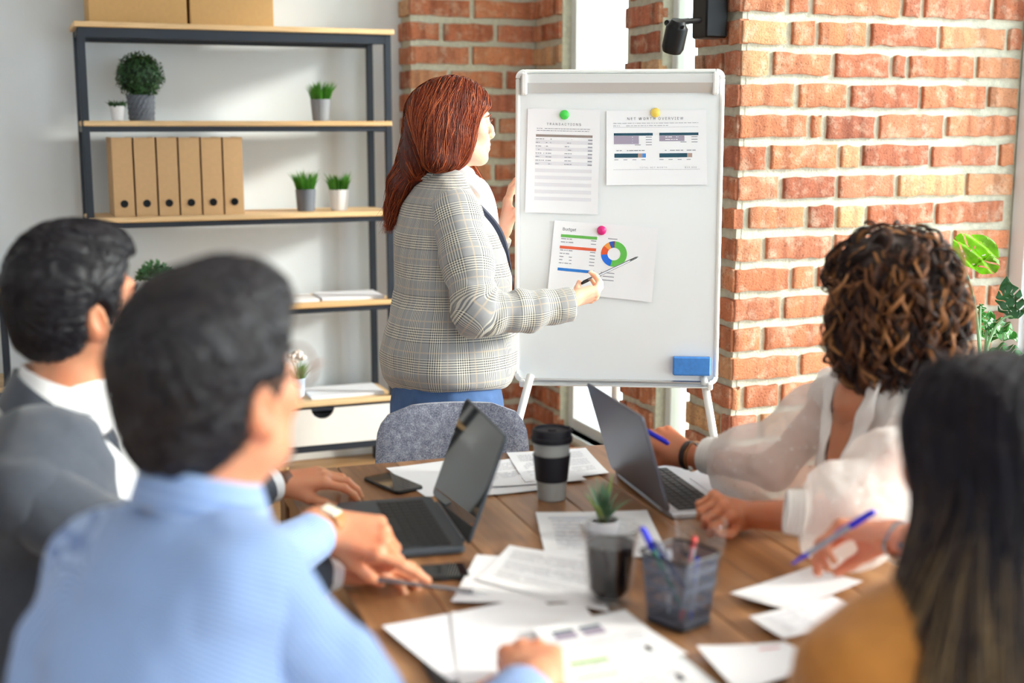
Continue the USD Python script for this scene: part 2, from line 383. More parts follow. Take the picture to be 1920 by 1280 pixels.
# the pillar face to the right of it, looking toward the camera
pil = thing('wall_pillar', kind='structure')
MP = mat4((XW, YP, 0))
JP = {0: (1478, 1522, 1691, 1731, 1862), 1: (1480, 1532, 1629, 1761, 1889), 2: (1446, 1562, 1672, 1702, 1830), 3: (1494, 1592, 1725, 1851), 4: (1518, 1546, 1645, 1773), 5: (1441, 1573, 1614, 1744, 1871),
      6: (1464, 1569, 1681, 1810), 7: (1400, 1512, 1567, 1624, 1753, 1884), 8: (1432, 1562, 1640, 1785), 9: (1483, 1530, 1640, 1740, 1827), 10: (1468, 1590, 1710, 1850), 11: (1430, 1560, 1680, 1800), 12: (1499, 1620, 1740, 1860), 13: (1393, 1462, 1590, 1710, 1830), 14: (1423, 1550, 1680, 1800)}
PW = WY(1905, 235, YP)[0] - XW
K28 = math.floor(Z28 / COURSE) + 1
jt = {}
for r, px in JP.items():
    z = Z28 - COURSE * (r - .5); k = K28 - r
    jt[k] = [WY(p, PX((XW + .3, YP, z))[1], YP)[0] - XW for p in px]
obj('mortar', box2((XW + .03, YP + .010, 0), (XW + PW + .15, YP + .20, ZC), 0), MORTAR, pil)
brick_face(pil, MP, PW, 0, ZC, 31, joints=jt, blen=.25)
# outer wall on the right of the meeting table: big windows between brick jambs
wo = thing('wall_side', kind='structure')
MO = mat4((XR, YP, 0), rz(-math.pi / 2))
HO = [(.07, 2.0, .10, 2.85), (2.25, 4.1, .10, 2.85), (4.35, 6.1, .10, 2.85)]
wallslab(wo, MO, YP - YR, HO, 0, ZC, .25, WALLW, 'plaster_panel')
for _i, h in enumerate(HO): window(3 + _i, MO, h[0], h[1], h[2], h[3], .04, mull=((h[0] + h[1]) / 2,), fw=.06)
# rear wall behind the camera: plaster with two wide windows
wre = thing('wall_rear', kind='structure')
MRr = mat4((XR, YR, 0), rz(math.pi))
HR = [(.5, 2.9, .8, 2.75)]
wallslab(wre, MRr, XR - XL, HR, 0, ZC, .25, WALLW, 'plaster_panel')
for _i, h in enumerate(HR): window(6 + _i, MRr, h[0], h[1], h[2], h[3], .06, mull=((h[0] + h[1]) / 2,), fw=.06)
# ceiling lamps: flat square luminaires
for _i, (_x, _y) in enumerate(LAMPS):
    p = thing('ceiling_light', 'white square ceiling panel light over the %s' % ('camera end on the left', 'near end of the room on the right', 'far end on the left', 'meeting table')[_i], 'ceiling light', (_x, _y, 3.14), group='square ceiling panel lights')
    for a, b in (((-.63, -.63, 0), (.63, -.60, .06)), ((-.63, .60, 0), (.63, .63, .06)), ((-.63, -.60, 0), (-.60, .60, .06)), ((.60, -.60, 0), (.63, .60, .06))):
        obj('frame', box2(a, b, .003), WHITE, p)
    obj('diffuser', box2((-.6, -.6, .01), (.6, .6, .06), 0), WHITE, p)
# black spot lamp on the pillar's left edge
lp = WX(1318, 30, XW); LM = mat4(lp, rz(-math.pi / 2))
sp = thing('wall_lamp', 'black metal wall spotlight on the brick corner above the flip chart', 'wall lamp', lp)
L3 = lambda px, py, dx: WX(px, py, XW - dx)
obj('mount_box', cbox(.085, .10, .15, .006, loc=WX(1331, 30, XW - .06)), METAL_B, sp, world=True)
A, Bp = L3(1312, 38, .12), L3(1250, 43, .30)
obj('arm', tube([A, Bp], .010, 8), METAL_B, sp, world=True)
hd = L3(1265, 72, .30)
obj('yoke', tube([Bp, hd + [0, .03, .02]], .006, 6), METAL_B, sp, world=True); obj('yoke', tube([L3(1283, 42, .27), hd + [0, -.05, .03]], .005, 6), METAL_B, sp, world=True)
sh_ = obj('lamp_head', mv(lathe([(.0, -.045), (.030, -.045), (.036, -.03), (.036, .035), (.028, .045), (.022, .06), (0, .06)], 20), hd, rx(.4)), METAL_B, sp, world=True, smooth=40)
obj('bulb', mv(trimesh.creation.icosphere(2, .024), L3(1270, 52, .30)), pm('bulb_glass', (235, 238, 240), .15), sp, world=True, smooth=True)
# ground outside, far below bright sky
gd = obj('ground', box2((-60, -60, -4.2), (60, 60, -4.0), 0), pm('paving', (196, 196, 192), .9), kind='structure')

# ================================================================== shelving rack on the back wall
def pbox(px0, px1, y, z0, z1, dep, c=.003):
    """box whose front stands in the plane y between two pixel columns (taken at mid height)"""
    zm = (z0 + z1) / 2; q = lambda p: WY(p, PX((.9, y, zm))[1], y)[0]
    return q(px0), q(px1)
RF, RB, RX0, RX1 = 5.40, 5.72, .300, 1.572
def grass(r, h, n, seed, spread=.5, wdt=.004):
    g = np.random.default_rng(seed); V, F = [], []
    for i in range(n):
        a, rr = g.uniform(0, 2*math.pi), r * math.sqrt(g.uniform(0, 1)); b = np.array([rr*math.cos(a), rr*math.sin(a), -.004])
        L = h * g.uniform(.6, 1.05); out = np.array([math.cos(a), math.sin(a), 0]) * (spread * rr / r * g.uniform(.5, 1.1)) * L + g.normal(0, .05, 3) * L
        t = g.uniform(0, math.pi); s = np.array([math.cos(t), math.sin(t), 0]) * wdt
        k = len(V); m = b + np.array([0, 0, L*.55]) + out*.35; e = b + np.array([0, 0, L]) + out
        V += [b - s, b + s, m - s*.8, m + s*.8, e]; F += [(k, k+1, k+3), (k, k+3, k+2), (k+2, k+3, k+4)]
    return np.array(V), np.array(F)
def leafmat(name, c, trans=.35, rough=.45):
    c = np.array(lin(c))
    return material(name, {'t': ('texture_coordinate', {}), 'n': ('noise_texture', dict(scale=18, detail=3)), 'r': ('rgb_ramp', {'ramp': [(.3, tuple(c*.55)), (.7, tuple(np.clip(c*1.35, 0, 1)))]}),
        'p': ('principled_bsdf', dict(roughness=rough)), 'l': ('translucent_bsdf', {}), 'm': ('mix_closure', dict(fac=trans))},
        [('t.object', 'n.vector'), ('n.fac', 'r.fac'), ('r.color', 'p.base_color'), ('r.color', 'l.color'), ('p.BSDF', 'm.closure1'), ('l.BSDF', 'm.closure2')], 'm.closure')
GRASS = leafmat('grass_leaf', (78, 146, 48)); BOXW = leafmat('boxwood_leaf', (44, 84, 46), .2); ROSE = leafmat('rosette_leaf', (84, 138, 88), .25)
POT_G = pm('grey_pot', (134, 138, 146), .6); POT_D = pm('charcoal_pot', (96, 102, 114), .6); POT_W = pm('white_pot', (232, 232, 236), .45); POT_B = pm('pale_blue_pot', (186, 208, 232), .5); SOIL = pm('soil', (52, 40, 30), .95)
CARD = pm('cardboard', (204, 162, 106), .8, vary=.03, scale=60); CARD2 = pm('kraft_board', (206, 168, 124), .8, vary=.03, scale=60); CARD3 = pm('card_edge', (176, 136, 86), .85)
SHZ = [1.952, 1.568, 1.183, .795, .362]
def rack(label, x0, x1, shelves, drawer=None, top=None, over=True):
    p = thing('shelving_rack', label, 'shelf', ((x0+x1)/2, (RF+RB)/2, 0), group='black steel racks'); pw = .028
    zt = shelves[0] - .022
    for x in (x0, x1 - pw):
        for y in (RF, RB - pw): obj('post', box2((x, y, 0), (x+pw, y+pw, zt), .002), METAL_D, p, world=True)
    for i, z in enumerate(shelves):
        e = .012 if i == 0 else -.002
        for y in (RF + .001, RB - .021): obj('beam', box2((x0 + (pw if i else 0), y, z - .022 - (.040 if i == 0 else .022)), (x1 - (pw if i else 0), y + .02, z - .022), .0015), METAL_D, p, world=True)
        for x in (x0, x1 - .02): obj('side_rail', box2((x + .003, RF + pw, z - .046), (x + .023, RB - pw, z - .0225), .0015), METAL_D, p, world=True)
        obj('shelf_board', box2((x0 - e, RF - (.012 if i == 0 else -.002), z - .022), (x1 + e, RB + .004, z), .003) if i == 0 else box2((x0 + .004, RF - .014, z - .0215), (x1 - .004, RB - .002, z), .004), SHELFW, p, world=True)
    if drawer:
        z0, z1 = drawer
        for y in (RF + .001, RB - .021): obj('beam', box2((x0 + pw, y, z0 - .030), (x1 - pw, y + .02, z0), .0015), METAL_D, p, world=True)
        n = 26; cx = .92
        P = sg.box(x0 + pw + .004, z0 + .002, x1 - pw - .004, z1 - .024)
        for hx in (WY(605, 770, RF)[0],): P = P.difference(sg.Point(hx, z1 - .018).buffer(.052)) 
        v, f = extrude(P, .016); v = np.stack([v[:, 0], RF - .004 + v[:, 2], v[:, 1]], 1)
        dm = pm('whitewashed_drawer', (238, 234, 230), .55, vary=.05, scale=6)
        d = obj('drawer', (v, f[:, ::-1]), dm, p, world=True)
        obj('drawer_box', box2((x0 + .05, RF + .03, z0 + .004), (x1 - .05, RB - .03, z1 - .05), .003), pm('drawer_inside', (40, 44, 52), .8), p, world=True)
    return p
rack('tall black steel rack with pine shelves holding binders and plants', RX0, RX1, SHZ, drawer=(.165, .352))
rack('low black steel rack with a pine top cut by the left picture edge', -1.29, -.022, [.915, .52, .16])
RY = RF + .03
def at(px, zs, y=RF + .12):
    return np.array([WY(px, PX((.9, y, zs))[1], y)[0], y, zs + .0005])
# cardboard boxes
for a, b, lb in ((165, 352, 'plain cardboard box on the rack top above the small white pot'), (356, 515, 'plain cardboard box on the rack top, the right one of two')):
    x0, x1 = pbox(a, b, RY, SHZ[0], SHZ[0] + .1, .3); p = thing('cardboard_box', lb, 'box', ((x0+x1)/2, RY + .14, SHZ[0] + .0005), group='cardboard boxes on the rack top')
    w, d, h = x1 - x0 - .004, .26, .25
    obj('box_body', cbox(w, d, h - .06, .003, loc=(0, 0, (h-.06)/2)), CARD, p)
    obj('lid', cbox(w + .006, d + .006, .062, .003, loc=(0, 0, h - .032)), CARD, p)
# binders
bx = [210, 252, 295, 336, 378, 419, 458]
which = ['leftmost', 'second from left', 'third from left', 'third from right', 'second from right', 'rightmost']
for i in range(6):
    x0, x1 = pbox(bx[i], bx[i+1], RY, SHZ[2], SHZ[2] + .3, .28); w = x1 - x0 - .0075
    p = thing('file_binder', 'kraft cardboard file binder with finger hole, %s of six on the shelf' % which[i], 'binder', ((x0+x1)/2, RY + .14, SHZ[2] + .0005), group='kraft binders on the middle shelf')
    h = .318
    sp_ = sg.box(-w/2, 0, w/2, h).difference(sg.Point(0, .052).buffer(.0125))
    v, f = extrude(sp_, .003); obj('spine', (np.stack([v[:, 0], v[:, 2] - .137, v[:, 1]], 1), f[:, ::-1]), CARD2, p)
    for s in (-1, 1): obj('cover', box2((s*w/2 - s*.003, -.134, 0), (s*w/2, .13, h), .001), CARD2, p)
    obj('page_block', box2((-w/2 + .005, -.10, .005), (w/2 - .005, .125, h - .012), .001), PAPER, p)
    obj('finger_ring', mv(lathe([(.0105, -.001), (.0155, -.001), (.0155, .002), (.0105, .002), (.0105, -.001)], 20), (0, -.138, .052), rx(math.pi/2)), METAL_B, p, smooth=30)
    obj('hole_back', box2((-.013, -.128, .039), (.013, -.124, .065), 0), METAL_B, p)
# potted plants
def pot_prof(r0, r1, h): return [(0, 0), (r0 - .003, 0), (r0, .004), (r1, h - .003), (r1 - .0015, h), (r1 - .004, h), (r1 - .005, h - .012), (0, h - .012)]
def potted(name, label, cat, px, zs, r0, r1, h, pm_, kind, gh, seed, y=RF + .12, group=None):
    p = thing(name, label, cat, at(px, zs, y), group=group or ('potted artificial grass on the rack' if kind == 'grass' else None))
    obj('pot', lathe(pot_prof(r0, r1, h), 28), pm_, p, smooth=40)
    obj('soil', lathe([(0, h - .011), (r1 - .005, h - .011), (r1 - .006, h - .006), (0, h - .006)], 20), SOIL, p)
    if kind == 'grass': obj('grass_tuft', mv(grass(r1 * .85, gh, 170, seed, .55), (0, 0, h - .004)), GRASS, p, kind='stuff')
    return p
potted('potted_grass', 'tuft of artificial grass in a grey pot alone on the upper shelf', 'plant', 602, SHZ[1], .036, .044, .092, POT_G, 'grass', .085, 1)
potted('potted_grass', 'tuft of artificial grass in a darker grey pot right of the binders', 'plant', 574, SHZ[2], .038, .044, .094, POT_D, 'grass', .088, 2)
potted('potted_grass', 'tuft of artificial grass in a white pot near the right rack post', 'plant', 636, SHZ[2], .036, .044, .090, POT_W, 'grass', .078, 3)
p = potted('potted_succulent', 'tiny green plant in a small white pot beside the round topiary', 'plant', 221, SHZ[1], .022, .029, .058, POT_W, '', 0, 4, y=RF + .035)
obj('foliage', mv(grass(.024, .036, 90, 5, 1.0, .004), (0, 0, .05)), BOXW, p, kind='stuff')
# topiary ball
p = thing('topiary', 'round clipped boxwood ball in a charcoal ribbed pot', 'plant', at(266, SHZ[1], RF + .18))
pp = []
for k in range(11):
    z = k / 10 * .105; pp.append((.049 + .006 * k / 10 + (.0025 if k % 2 else 0), z))
V, Fc = lathe([(0, 0)] + pp + [(.048, .105), (.047, .09), (0, .09)], 36); a = np.arctan2(V[:, 1], V[:, 0]); k_ = 1 + .03 * np.sign(np.sin(a * 18 + V[:, 2] * 180)) * (np.hypot(V[:, 0], V[:, 1]) > .048)
V[:, 0] *= k_; V[:, 1] *= k_
obj('pot', (V, Fc), POT_D, p, smooth=35)
g = np.random.default_rng(6); cs = np.array([0, 0, .105 + .078]); LV, LF = [], []
for i in range(1500):
    n = g.normal(size=3); n /= np.linalg.norm(n); r = .098 * g.uniform(.80, 1.03); t = np.cross(n, g.normal(size=3)); t /= np.linalg.norm(t); b = np.cross(n, t) + n * g.uniform(-.5, .9); c = cs + n * r; s = g.uniform(.006, .010); k = len(LV)
    LV += [c - t*s*.6, c + b*s*1.2, c + t*s*.6, c - b*s*.7]; LF += [(k, k+1, k+2), (k, k+2, k+3)]
obj('foliage', (np.array(LV), np.array(LF)), BOXW, p, kind='stuff')
obj('leaf_core', mv(trimesh.creation.icosphere(3, .080), cs), pm('boxwood_core', (26, 46, 28), .9), p, smooth=True)
obj('stem', tube([(0, 0, .08), (0, 0, .13)], .008, 8), SOIL, p)
# rosette plant on the fourth shelf
p = potted('potted_rosette', 'bushy pale green plant seen between the two men at left', 'plant', 293, SHZ[3], .040, .048, .10, POT_W, '', 0, 7)
LV, LF = [], []; g = np.random.default_rng(8)
for i in range(420):
    n = g.normal(size=3); n[2] = abs(n[2]) * .9 + .1; n /= np.linalg.norm(n); c = np.array([0, 0, .11]) + n * np.array([.082, .082, .085]) * g.uniform(.55, 1.0)
    t = np.cross(n, g.normal(size=3)); t /= np.linalg.norm(t); b = n * .8 + np.cross(n, t) * .5; s = g.uniform(.012, .018); k = len(LV)
    LV += [c - b*s, c + t*s*.45, c + b*s*1.1, c - t*s*.45]; LF += [(k, k+1, k+2), (k, k+2, k+3)]
obj('foliage', (np.array(LV), np.array(LF)), ROSE, p, kind='stuff')
# flowers on the fifth shelf
p = potted('potted_flower', 'white flowers in a pale blue pot beside the bearded man\'s face', 'plant', 560, SHZ[4], .026, .032, .085, POT_B, '', 0, 9)
obj('foliage', mv(grass(.025, .085, 60, 10, 1.0, .004), (0, 0, .078)), GRASS, p, kind='stuff')
PETAL = pm('flower_white', (236, 226, 220), .6)
for i, (x, y, z) in enumerate(((-.012, 0, .165), (.016, -.01, .178), (.004, .012, .195), (-.03, .0, .185))):
    f_ = [mv(trimesh.creation.icosphere(1, .012), (x + .013*math.cos(a), y + .013*math.sin(a), z + .003*(q % 2))) for q, a in enumerate(np.arange(5) * 1.256)]
    obj('flower', cat_(*f_), PETAL, p, smooth=True); obj('flower_stem', tube([(x*.4, y*.4, .075), (x, y, z)], .0016, 5), GRASS, p)
# paper stacks lying on the two lower shelves
for zs, px0, px1, lb, n in ((SHZ[3], 505, 600, 'white paper stack on the fourth shelf, the left one', 3), (SHZ[3], 606, 722, 'white paper stack on the fourth shelf, the right one', 4), (SHZ[4], 585, 722, 'white paper stack on the lowest shelf above the drawer', 4)):
    y = RF + .03; x0, x1 = pbox(px0, px1, y, zs, zs + .01, .2); p = thing('paper_stack', lb, 'paper', ((x0+x1)/2, y + .1, zs + .0003), group='paper stacks on the rack')
    for k in range(n): obj('sheet', mv(cbox(x1 - x0, .21, .0035, .0005), (0, .01, .00175 + k*.0036), rz(random.uniform(-.03, .03))), PAPER_E if k % 2 else PAPER, p)

# ================================================================== flip chart
BT_L, BT_R, BB_L, BB_R = W(966, 137, 3.95), W(1355, 137, 3.90), W(966, 718, 3.94), W(1350, 722, 3.885)
bxv = (BT_R + BB_R - BT_L - BB_L); bxv[2] = 0; bxv /= np.linalg.norm(bxv)
byv = np.cross([0, 0, 1.0], bxv); tilt = math.radians(3.0)
BR = np.stack([bxv, byv * math.cos(tilt) + np.array([0, 0, -1]) * math.sin(tilt) * 0 + np.array([0, 0, 0]), [0, 0, 1.0]], 1)
BR = np.stack([bxv, byv, [0, 0, 1.0]], 1) @ rx(-tilt)
BC = (BT_L + BT_R + BB_L + BB_R) / 4
BW = np.linalg.norm(BT_R - BT_L) * .5 + np.linalg.norm(BB_R - BB_L) * .5; BH = np.linalg.norm(BT_L - BB_L)
MB = mat4(BC, BR)
def BL(px, py, y=0.0):
    """local x,z on the board's plane (local y) seen at a pixel"""
    r = FW + RI * (px - 960) / FPX + UP * (640 - py) / FPX; n = BR[:, 1]; o = BC + n * y
    q = CAM + r * ((o - CAM) @ n) / (r @ n); l = BR.T @ (q - BC); return l[0], l[2]
WB = pm('whiteboard_surface', (238, 241, 243), .22, coat_weight=.3)
fb = thing('flip_chart', 'white flip chart easel with a metal frame holding three printed sheets', 'flip chart', BC, BR)
FRM = pm('board_frame_white', (240, 240, 236), .32)
obj('panel', rplate(BW - .02, BH - .02, .008, .008), WB, fb)
for s in (-1, 1): obj('side_rail', cbox(.014, .020, BH - .05, .005, loc=(s * (BW/2 - .007), -.003, 0)), FRM, fb)
obj('top_rail', cbox(BW - .05, .020, .012, .004, loc=(0, -.002, BH/2 - .006)), FRM, fb)
obj('bottom_rail', cbox(BW - .05, .020, .012, .004, loc=(0, -.002, -BH/2 + .006)), ALU, fb)
def corner(sx, sz):
    a = np.linspace(0, math.pi/2, 8); R, t = .026, .014; P = [(R*math.cos(q), R*math.sin(q)) for q in a] + [((R-t)*math.cos(q), (R-t)*math.sin(q)) for q in a[::-1]]
    v, f = extrude(sg.Polygon(P), .022); v = np.stack([v[:, 0], v[:, 2] - .013, v[:, 1]], 1); v[:, 0] = sx * (v[:, 0] + BW/2 - R); v[:, 2] = sz * (v[:, 2] + BH/2 - R)
    return v, (f[:, ::-1] if sx * sz > 0 else f)
for sx in (-1, 1):
    for sz in (-1, 1): obj('corner_cap', corner(sx, sz), PLASTIC_W, fb)
zt = BH/2 - .012
obj('clamp_bar', mv(hull([(x, y, z) for x in (-BW/2 + .026, BW/2 - .026) for y, z in ((-.006, 0), (-.024, -.004), (-.030, -.030), (-.012, -.058), (-.006, -.058))]), (0, 0, zt)), pm('clamp_grey', (214, 216, 218), .35, metallic=.4), fb)
for s in (-1, 1): obj('clamp_end', cbox(.017, .034, .066, .004, loc=(s * (BW/2 - .028), -.021, zt - .032)), PLASTIC_W, fb)
obj('marker_tray', mv(hull([(x, y, z) for x in (-BW/2 + .02, BW/2 - .02) for y, z in ((-.004, 0), (-.040, -.006), (-.042, -.010), (-.004, -.012))]), (0, 0, -BH/2 + .004)), ALU, fb)
for s in (-1, 1): obj('tray_end', cbox(.016, .05, .022, .004, loc=(s * (BW/2 - .026), -.020, -BH/2 - .001)), PLASTIC_W, fb)
# legs: two in front, one behind (world)
for tx, ty, gx, gy in ((990, 722, 965, 815), (1322, 722, 1340, 828)):
    a = W(tx, ty, PX(BC)[2] + .02); bq = W(gx, gy, PX(BC)[2] - .06); d = bq - a; e = a + d * (a[2] - .012) / (a[2] - bq[2])
    lg = obj('leg', tube([a + (-d)*.2, e], .0125, 12), FRM, fb, world=True, smooth=50)
    obj('foot', mv(lathe([(0, 0), (.017, 0), (.017, .03), (.012, .036), (0, .036)], 14), e * [1, 1, 0]), PLASTIC_B, fb, world=True)
a = BC + [0, 0, -.1] + BR[:, 1] * .03; e = BC + byv * .36; e[2] = .012
obj('leg', tube([a, e], .0125, 12), FRM, fb, world=True, smooth=50); obj('foot', mv(lathe([(0, 0), (.017, 0), (.017, .03), (.012, .036), (0, .036)], 14), e * [1, 1, 0]), PLASTIC_B, fb, world=True)

# ------------------------------------------------ printed sheets pinned to the board
PRINT = {}
def pr(c, nm=None):
    c = tuple(c)
    if c not in PRINT: PRINT[c] = pm('print_%d_%d_%d' % c, c, .8)
    return PRINT[c]
def sheet(name, label, quad, yoff=-.0055, curl=.006, cat='paper', group=None, bump_=None):
    """quad: four px corners TL TR BR BL on the board; returns path and a mapper (u,v in 0..1 from top left) -> local board point"""
    Q = np.array([BL(*q, y=yoff) for q in quad]); c = Q.mean(0)
    p = thing(name, label, cat, BC + BR @ np.array([c[0], yoff, c[1]]), BR, group='printed sheets on the flip chart')
    def mp(u, v, lift=0.0):
        q = (Q[0]*(1-u) + Q[1]*u)*(1-v) + (Q[3]*(1-u) + Q[2]*u)*v - c
        e = curl * (abs(2*u - 1)**3 * .6 * (1 if u < .5 else .5) + v**3 * .7) if bump_ is None else bump_(u, v)
        return np.array([q[0], -e - lift, q[1]])
    n = 12; V = [mp(i/n, j/n) for j in range(n+1) for i in range(n+1)] ; m = len(V); V += [v + [0, .0004, 0] for v in V]
    F = []
    for j in range(n):
        for i in range(n):
            a = j*(n+1)+i; F += [(a, a+1+n, a+1), (a+1, a+1+n, a+n+2), (m+a, m+a+1, m+a+1+n), (m+a+1, m+a+n+2, m+a+1+n)]
    obj('sheet', (np.array(V), np.array(F)), PAPER, p, smooth=60)
    return p, mp
def prect(mp, rects, lift=.0004):
    V, F = [], []
    for u0, v0, u1, v1 in rects:
        n = max(1, int((u1-u0)*6)); k = len(V)
        for i in range(n+1):
            u = u0 + (u1-u0)*i/n; V += [mp(u, v0, lift), mp(u, v1, lift)]
        for i in range(n): a = k + 2*i; F += [(a, a+1, a+2), (a+2, a+1, a+3)]
    return np.array(V), np.array(F)
def ptext(mp, txt, u, v, hu, asp, lift=.0004, align='l', bold=False, track=0):
    """lettering laid on the sheet: hu = capital height in v units, asp = sheet width / height"""
    if track: txt = (' ' * track).join(txt)
    t = meshkit.text_mesh(txt, 1.0, .02, bold); v_, f_ = np.array(t.vertices), np.array(t.faces); w = v_[:, 0].max(); sx = hu / asp
    x0 = u - (w*sx/2 if align == 'c' else w*sx if align == 'r' else 0)
    return np.array([mp(x0 + a*sx, v - b*hu, lift + c*.005) for a, b, c in v_]), f_
def lines(g, u0, u1, v, h, dens=.8, wmin=.01, wmax=.05):
    out, u = [], u0
    while u < u1:
        w = g.uniform(wmin, wmax)
        if g.uniform() < dens: out.append((u, v, min(u+w, u1), v+h))
        u += w + .008
    return out
g = np.random.default_rng(20)
# 1: transactions
p, mp = sheet('printed_sheet', 'portrait TRANSACTIONS table sheet under the green magnet', ((990, 203), (1126, 206), (1121, 402), (985, 398)), group=None)
A1 = .70
obj('title', ptext(mp, 'TRANSACTIONS', .5, .155, .022, A1, align='c', track=1), INK_D, p, label='TRANSACTIONS heading in grey capitals')
obj('text_line', prect(mp, lines(g, .13, .87, .185, .006, .95) + lines(g, .13, .85, .205, .006, .95)), INK, p, kind='stuff')
obj('table_header', prect(mp, [(.12, .245, .90, .268)]), pr((146, 132, 126)), p, label='brown grey header bar')
rowl = []
for k in range(8):
    v = .285 + k*.034; rowl += lines(g, .12, .24, v, .008, .9) + lines(g, .26, .34, v, .008, .7) + lines(g, .52, .62, v, .008, .8) + [(.84, v, .90, v + .012)]
obj('table_row', prect(mp, rowl), INK, p, kind='stuff')
obj('row_band', prect(mp, [(.12, .30 + k*.068, .90, .334 + k*.068) for k in range(9)], .0002), pr((222, 221, 228)), p, kind='stuff')
# 2: net worth overview
p, mp = sheet('printed_sheet', 'landscape NET WORTH OVERVIEW sheet under the yellow magnet', ((1137, 208), (1324, 206), (1326, 346), (1137, 347)), group=None)
A2 = 1.35
obj('title', ptext(mp, 'NET WORTH OVERVIEW', .49, .125, .034, A2, align='c', track=1), INK_D, p, label='NET WORTH OVERVIEW heading in grey capitals')
obj('text_line', prect(mp, lines(g, .07, .92, .165, .007, .95) + lines(g, .07, .62, .198, .007, .95) + [(.07, .222, .92, .225), (.07, .79, .93, .793)]), INK, p, kind='stuff')
TEAL = pr((28, 74, 94)); MAUV = pr((160, 150, 170))
for (u0, u1, n) in ((.075, .465, 3), (.53, .92, 2)):
    obj('table_header', prect(mp, [(u0, .30, u1, .335)]), TEAL, p, label='dark teal header bar')
    obj('table_block', prect(mp, [(u0, .338, u0 + .25, .338 + .035*n + .005)], .0003), MAUV, p, label='mauve block')
    obj('table_row', prect(mp, sum([lines(g, u0 + .06, u0 + .19, .35 + .035*k, .010, .9) for k in range(n)], []), .0006), PAPER, p, kind='stuff')
    obj('table_value', prect(mp, [(u1 - .07, .35 + .035*k, u1 - .01, .36 + .035*k) for k in range(n + 1)] + [(u1 - .18, .35 + .035*n, u1 - .12, .36 + .035*n)]), INK, p, kind='stuff')
for u0, w in ((.08, ((.235, (28, 74, 94)), (.045, (176, 150, 140)), (.035, (58, 134, 212)))), (.53, ((.275, (28, 74, 94)), (.05, (176, 150, 140))))):
    u = u0
    for d, c in w: obj('bar_segment', prect(mp, [(u, .575, u + d, .63)]), pr(c), p); u += d
    obj('legend', prect(mp, lines(g, u0, u0 + .36, .53, .012, .6) + [(u0 + .09*k, .655, u0 + .09*k + .04, .664) for k in range(4)]), INK, p, kind='stuff')
obj('title', ptext(mp, 'TOTAL NET WORTH', .33, .775, .020, A2, track=1), INK, p); obj('title', ptext(mp, '$12,500', .78, .775, .020, A2, track=1), INK, p)
# 3: budget
p, mp = sheet('printed_sheet', 'landscape Budget sheet with a ring chart under the pink magnet', ((1040, 413), (1234, 427), (1222, 566), (1027, 545)), curl=.009, group=None)
A3 = 1.40
obj('title', ptext(mp, 'Budget', .085, .13, .040, A3), INK_D, p, label='Budget heading')
for v, c in ((.185, (106, 184, 84)), (.345, (224, 96, 64)), (.655, (44, 122, 206))):
    obj('table_header', prect(mp, [(.075, v, .425, v + .040)]), pr(c), p)
    if v < .6: obj('table_row', prect(mp, sum([lines(g, .08, .20, v + .055 + .045*k, .012, .85) + [(.37, v + .055 + .045*k, .42, v + .066 + .045*k)] for k in range({.185: 2, .345: 5, .655: 0}[v])], [])), INK, p, kind='stuff')
obj('text_line', prect(mp, [(.49, .66 + .05*k, .50, .675 + .05*k) for k in range(3)] + [(.51, .66 + .05*k, .62, .672 + .05*k) for k in range(3)] + [(.53, .19, .62, .202)]), INK, p, kind='stuff')
cu, cv, r1, r0 = .60, .40, .125, .062
for a0, a1, c in ((0, 192, (100, 188, 80)), (192, 262, (34, 110, 222)), (262, 305, (226, 88, 46)), (305, 332, (240, 158, 74)), (332, 356, (52, 84, 176)), (356, 360, (150, 60, 60))):
    V, F = [], []; n = max(2, int((a1-a0)/8))
    for i in range(n+1):
        a = math.radians(a0 + (a1-a0)*i/n); s, q = math.sin(a), math.cos(a)
        V += [mp(cu + r1*s, cv - r1*q*A3, .0005), mp(cu + r0*s, cv - r0*q*A3, .0005)]
    for i in range(n): k = 2*i; F += [(k, k+1, k+2), (k+2, k+1, k+3)]
    obj('chart_segment', (np.array(V), np.array(F)), pr(c), p)
# magnets and eraser
for px, py, c, lb in ((1058, 215, (70, 206, 78), 'round green magnet holding the TRANSACTIONS sheet'), (1229, 211, (240, 208, 92), 'round yellow magnet holding the NET WORTH OVERVIEW sheet'), (1128, 432, (214, 34, 122), 'round pink magnet holding the Budget sheet')):
    x, z = BL(px, py, -.014); m = mv(lathe([(0, 0), (.0125, 0), (.0142, .002), (.0142, .006), (.012, .010), (.007, .0125), (0, .013)], 28), (0, 0, 0), rx(math.pi/2))
    obj('magnet', m, pm('magnet_%d' % px, c, .3), smooth=40, label=lb, cat='magnet', group='round magnets on the flip chart', M=mat4(BC + BR @ np.array([x, -.0065, z]), BR))
x0, z1 = BL(1262, 668, -.02); x1, z0 = BL(1332, 704, -.02)
p = thing('board_eraser', 'blue felt eraser clinging to the lower right of the board', 'eraser', BC + BR @ np.array([(x0+x1)/2, -.0085, (z0+z1)/2]), BR)
obj('grip', cbox(x1-x0, .018, z1-z0, .004, loc=(0, -.014, 0)), pm('eraser_blue', (62, 128, 204), .6, vary=.1, scale=80), p)
obj('felt_pad', cbox(x1-x0-.002, .010, z1-z0-.002, .002, loc=(0, .000, 0)), pm('eraser_felt', (48, 96, 176), .95), p)

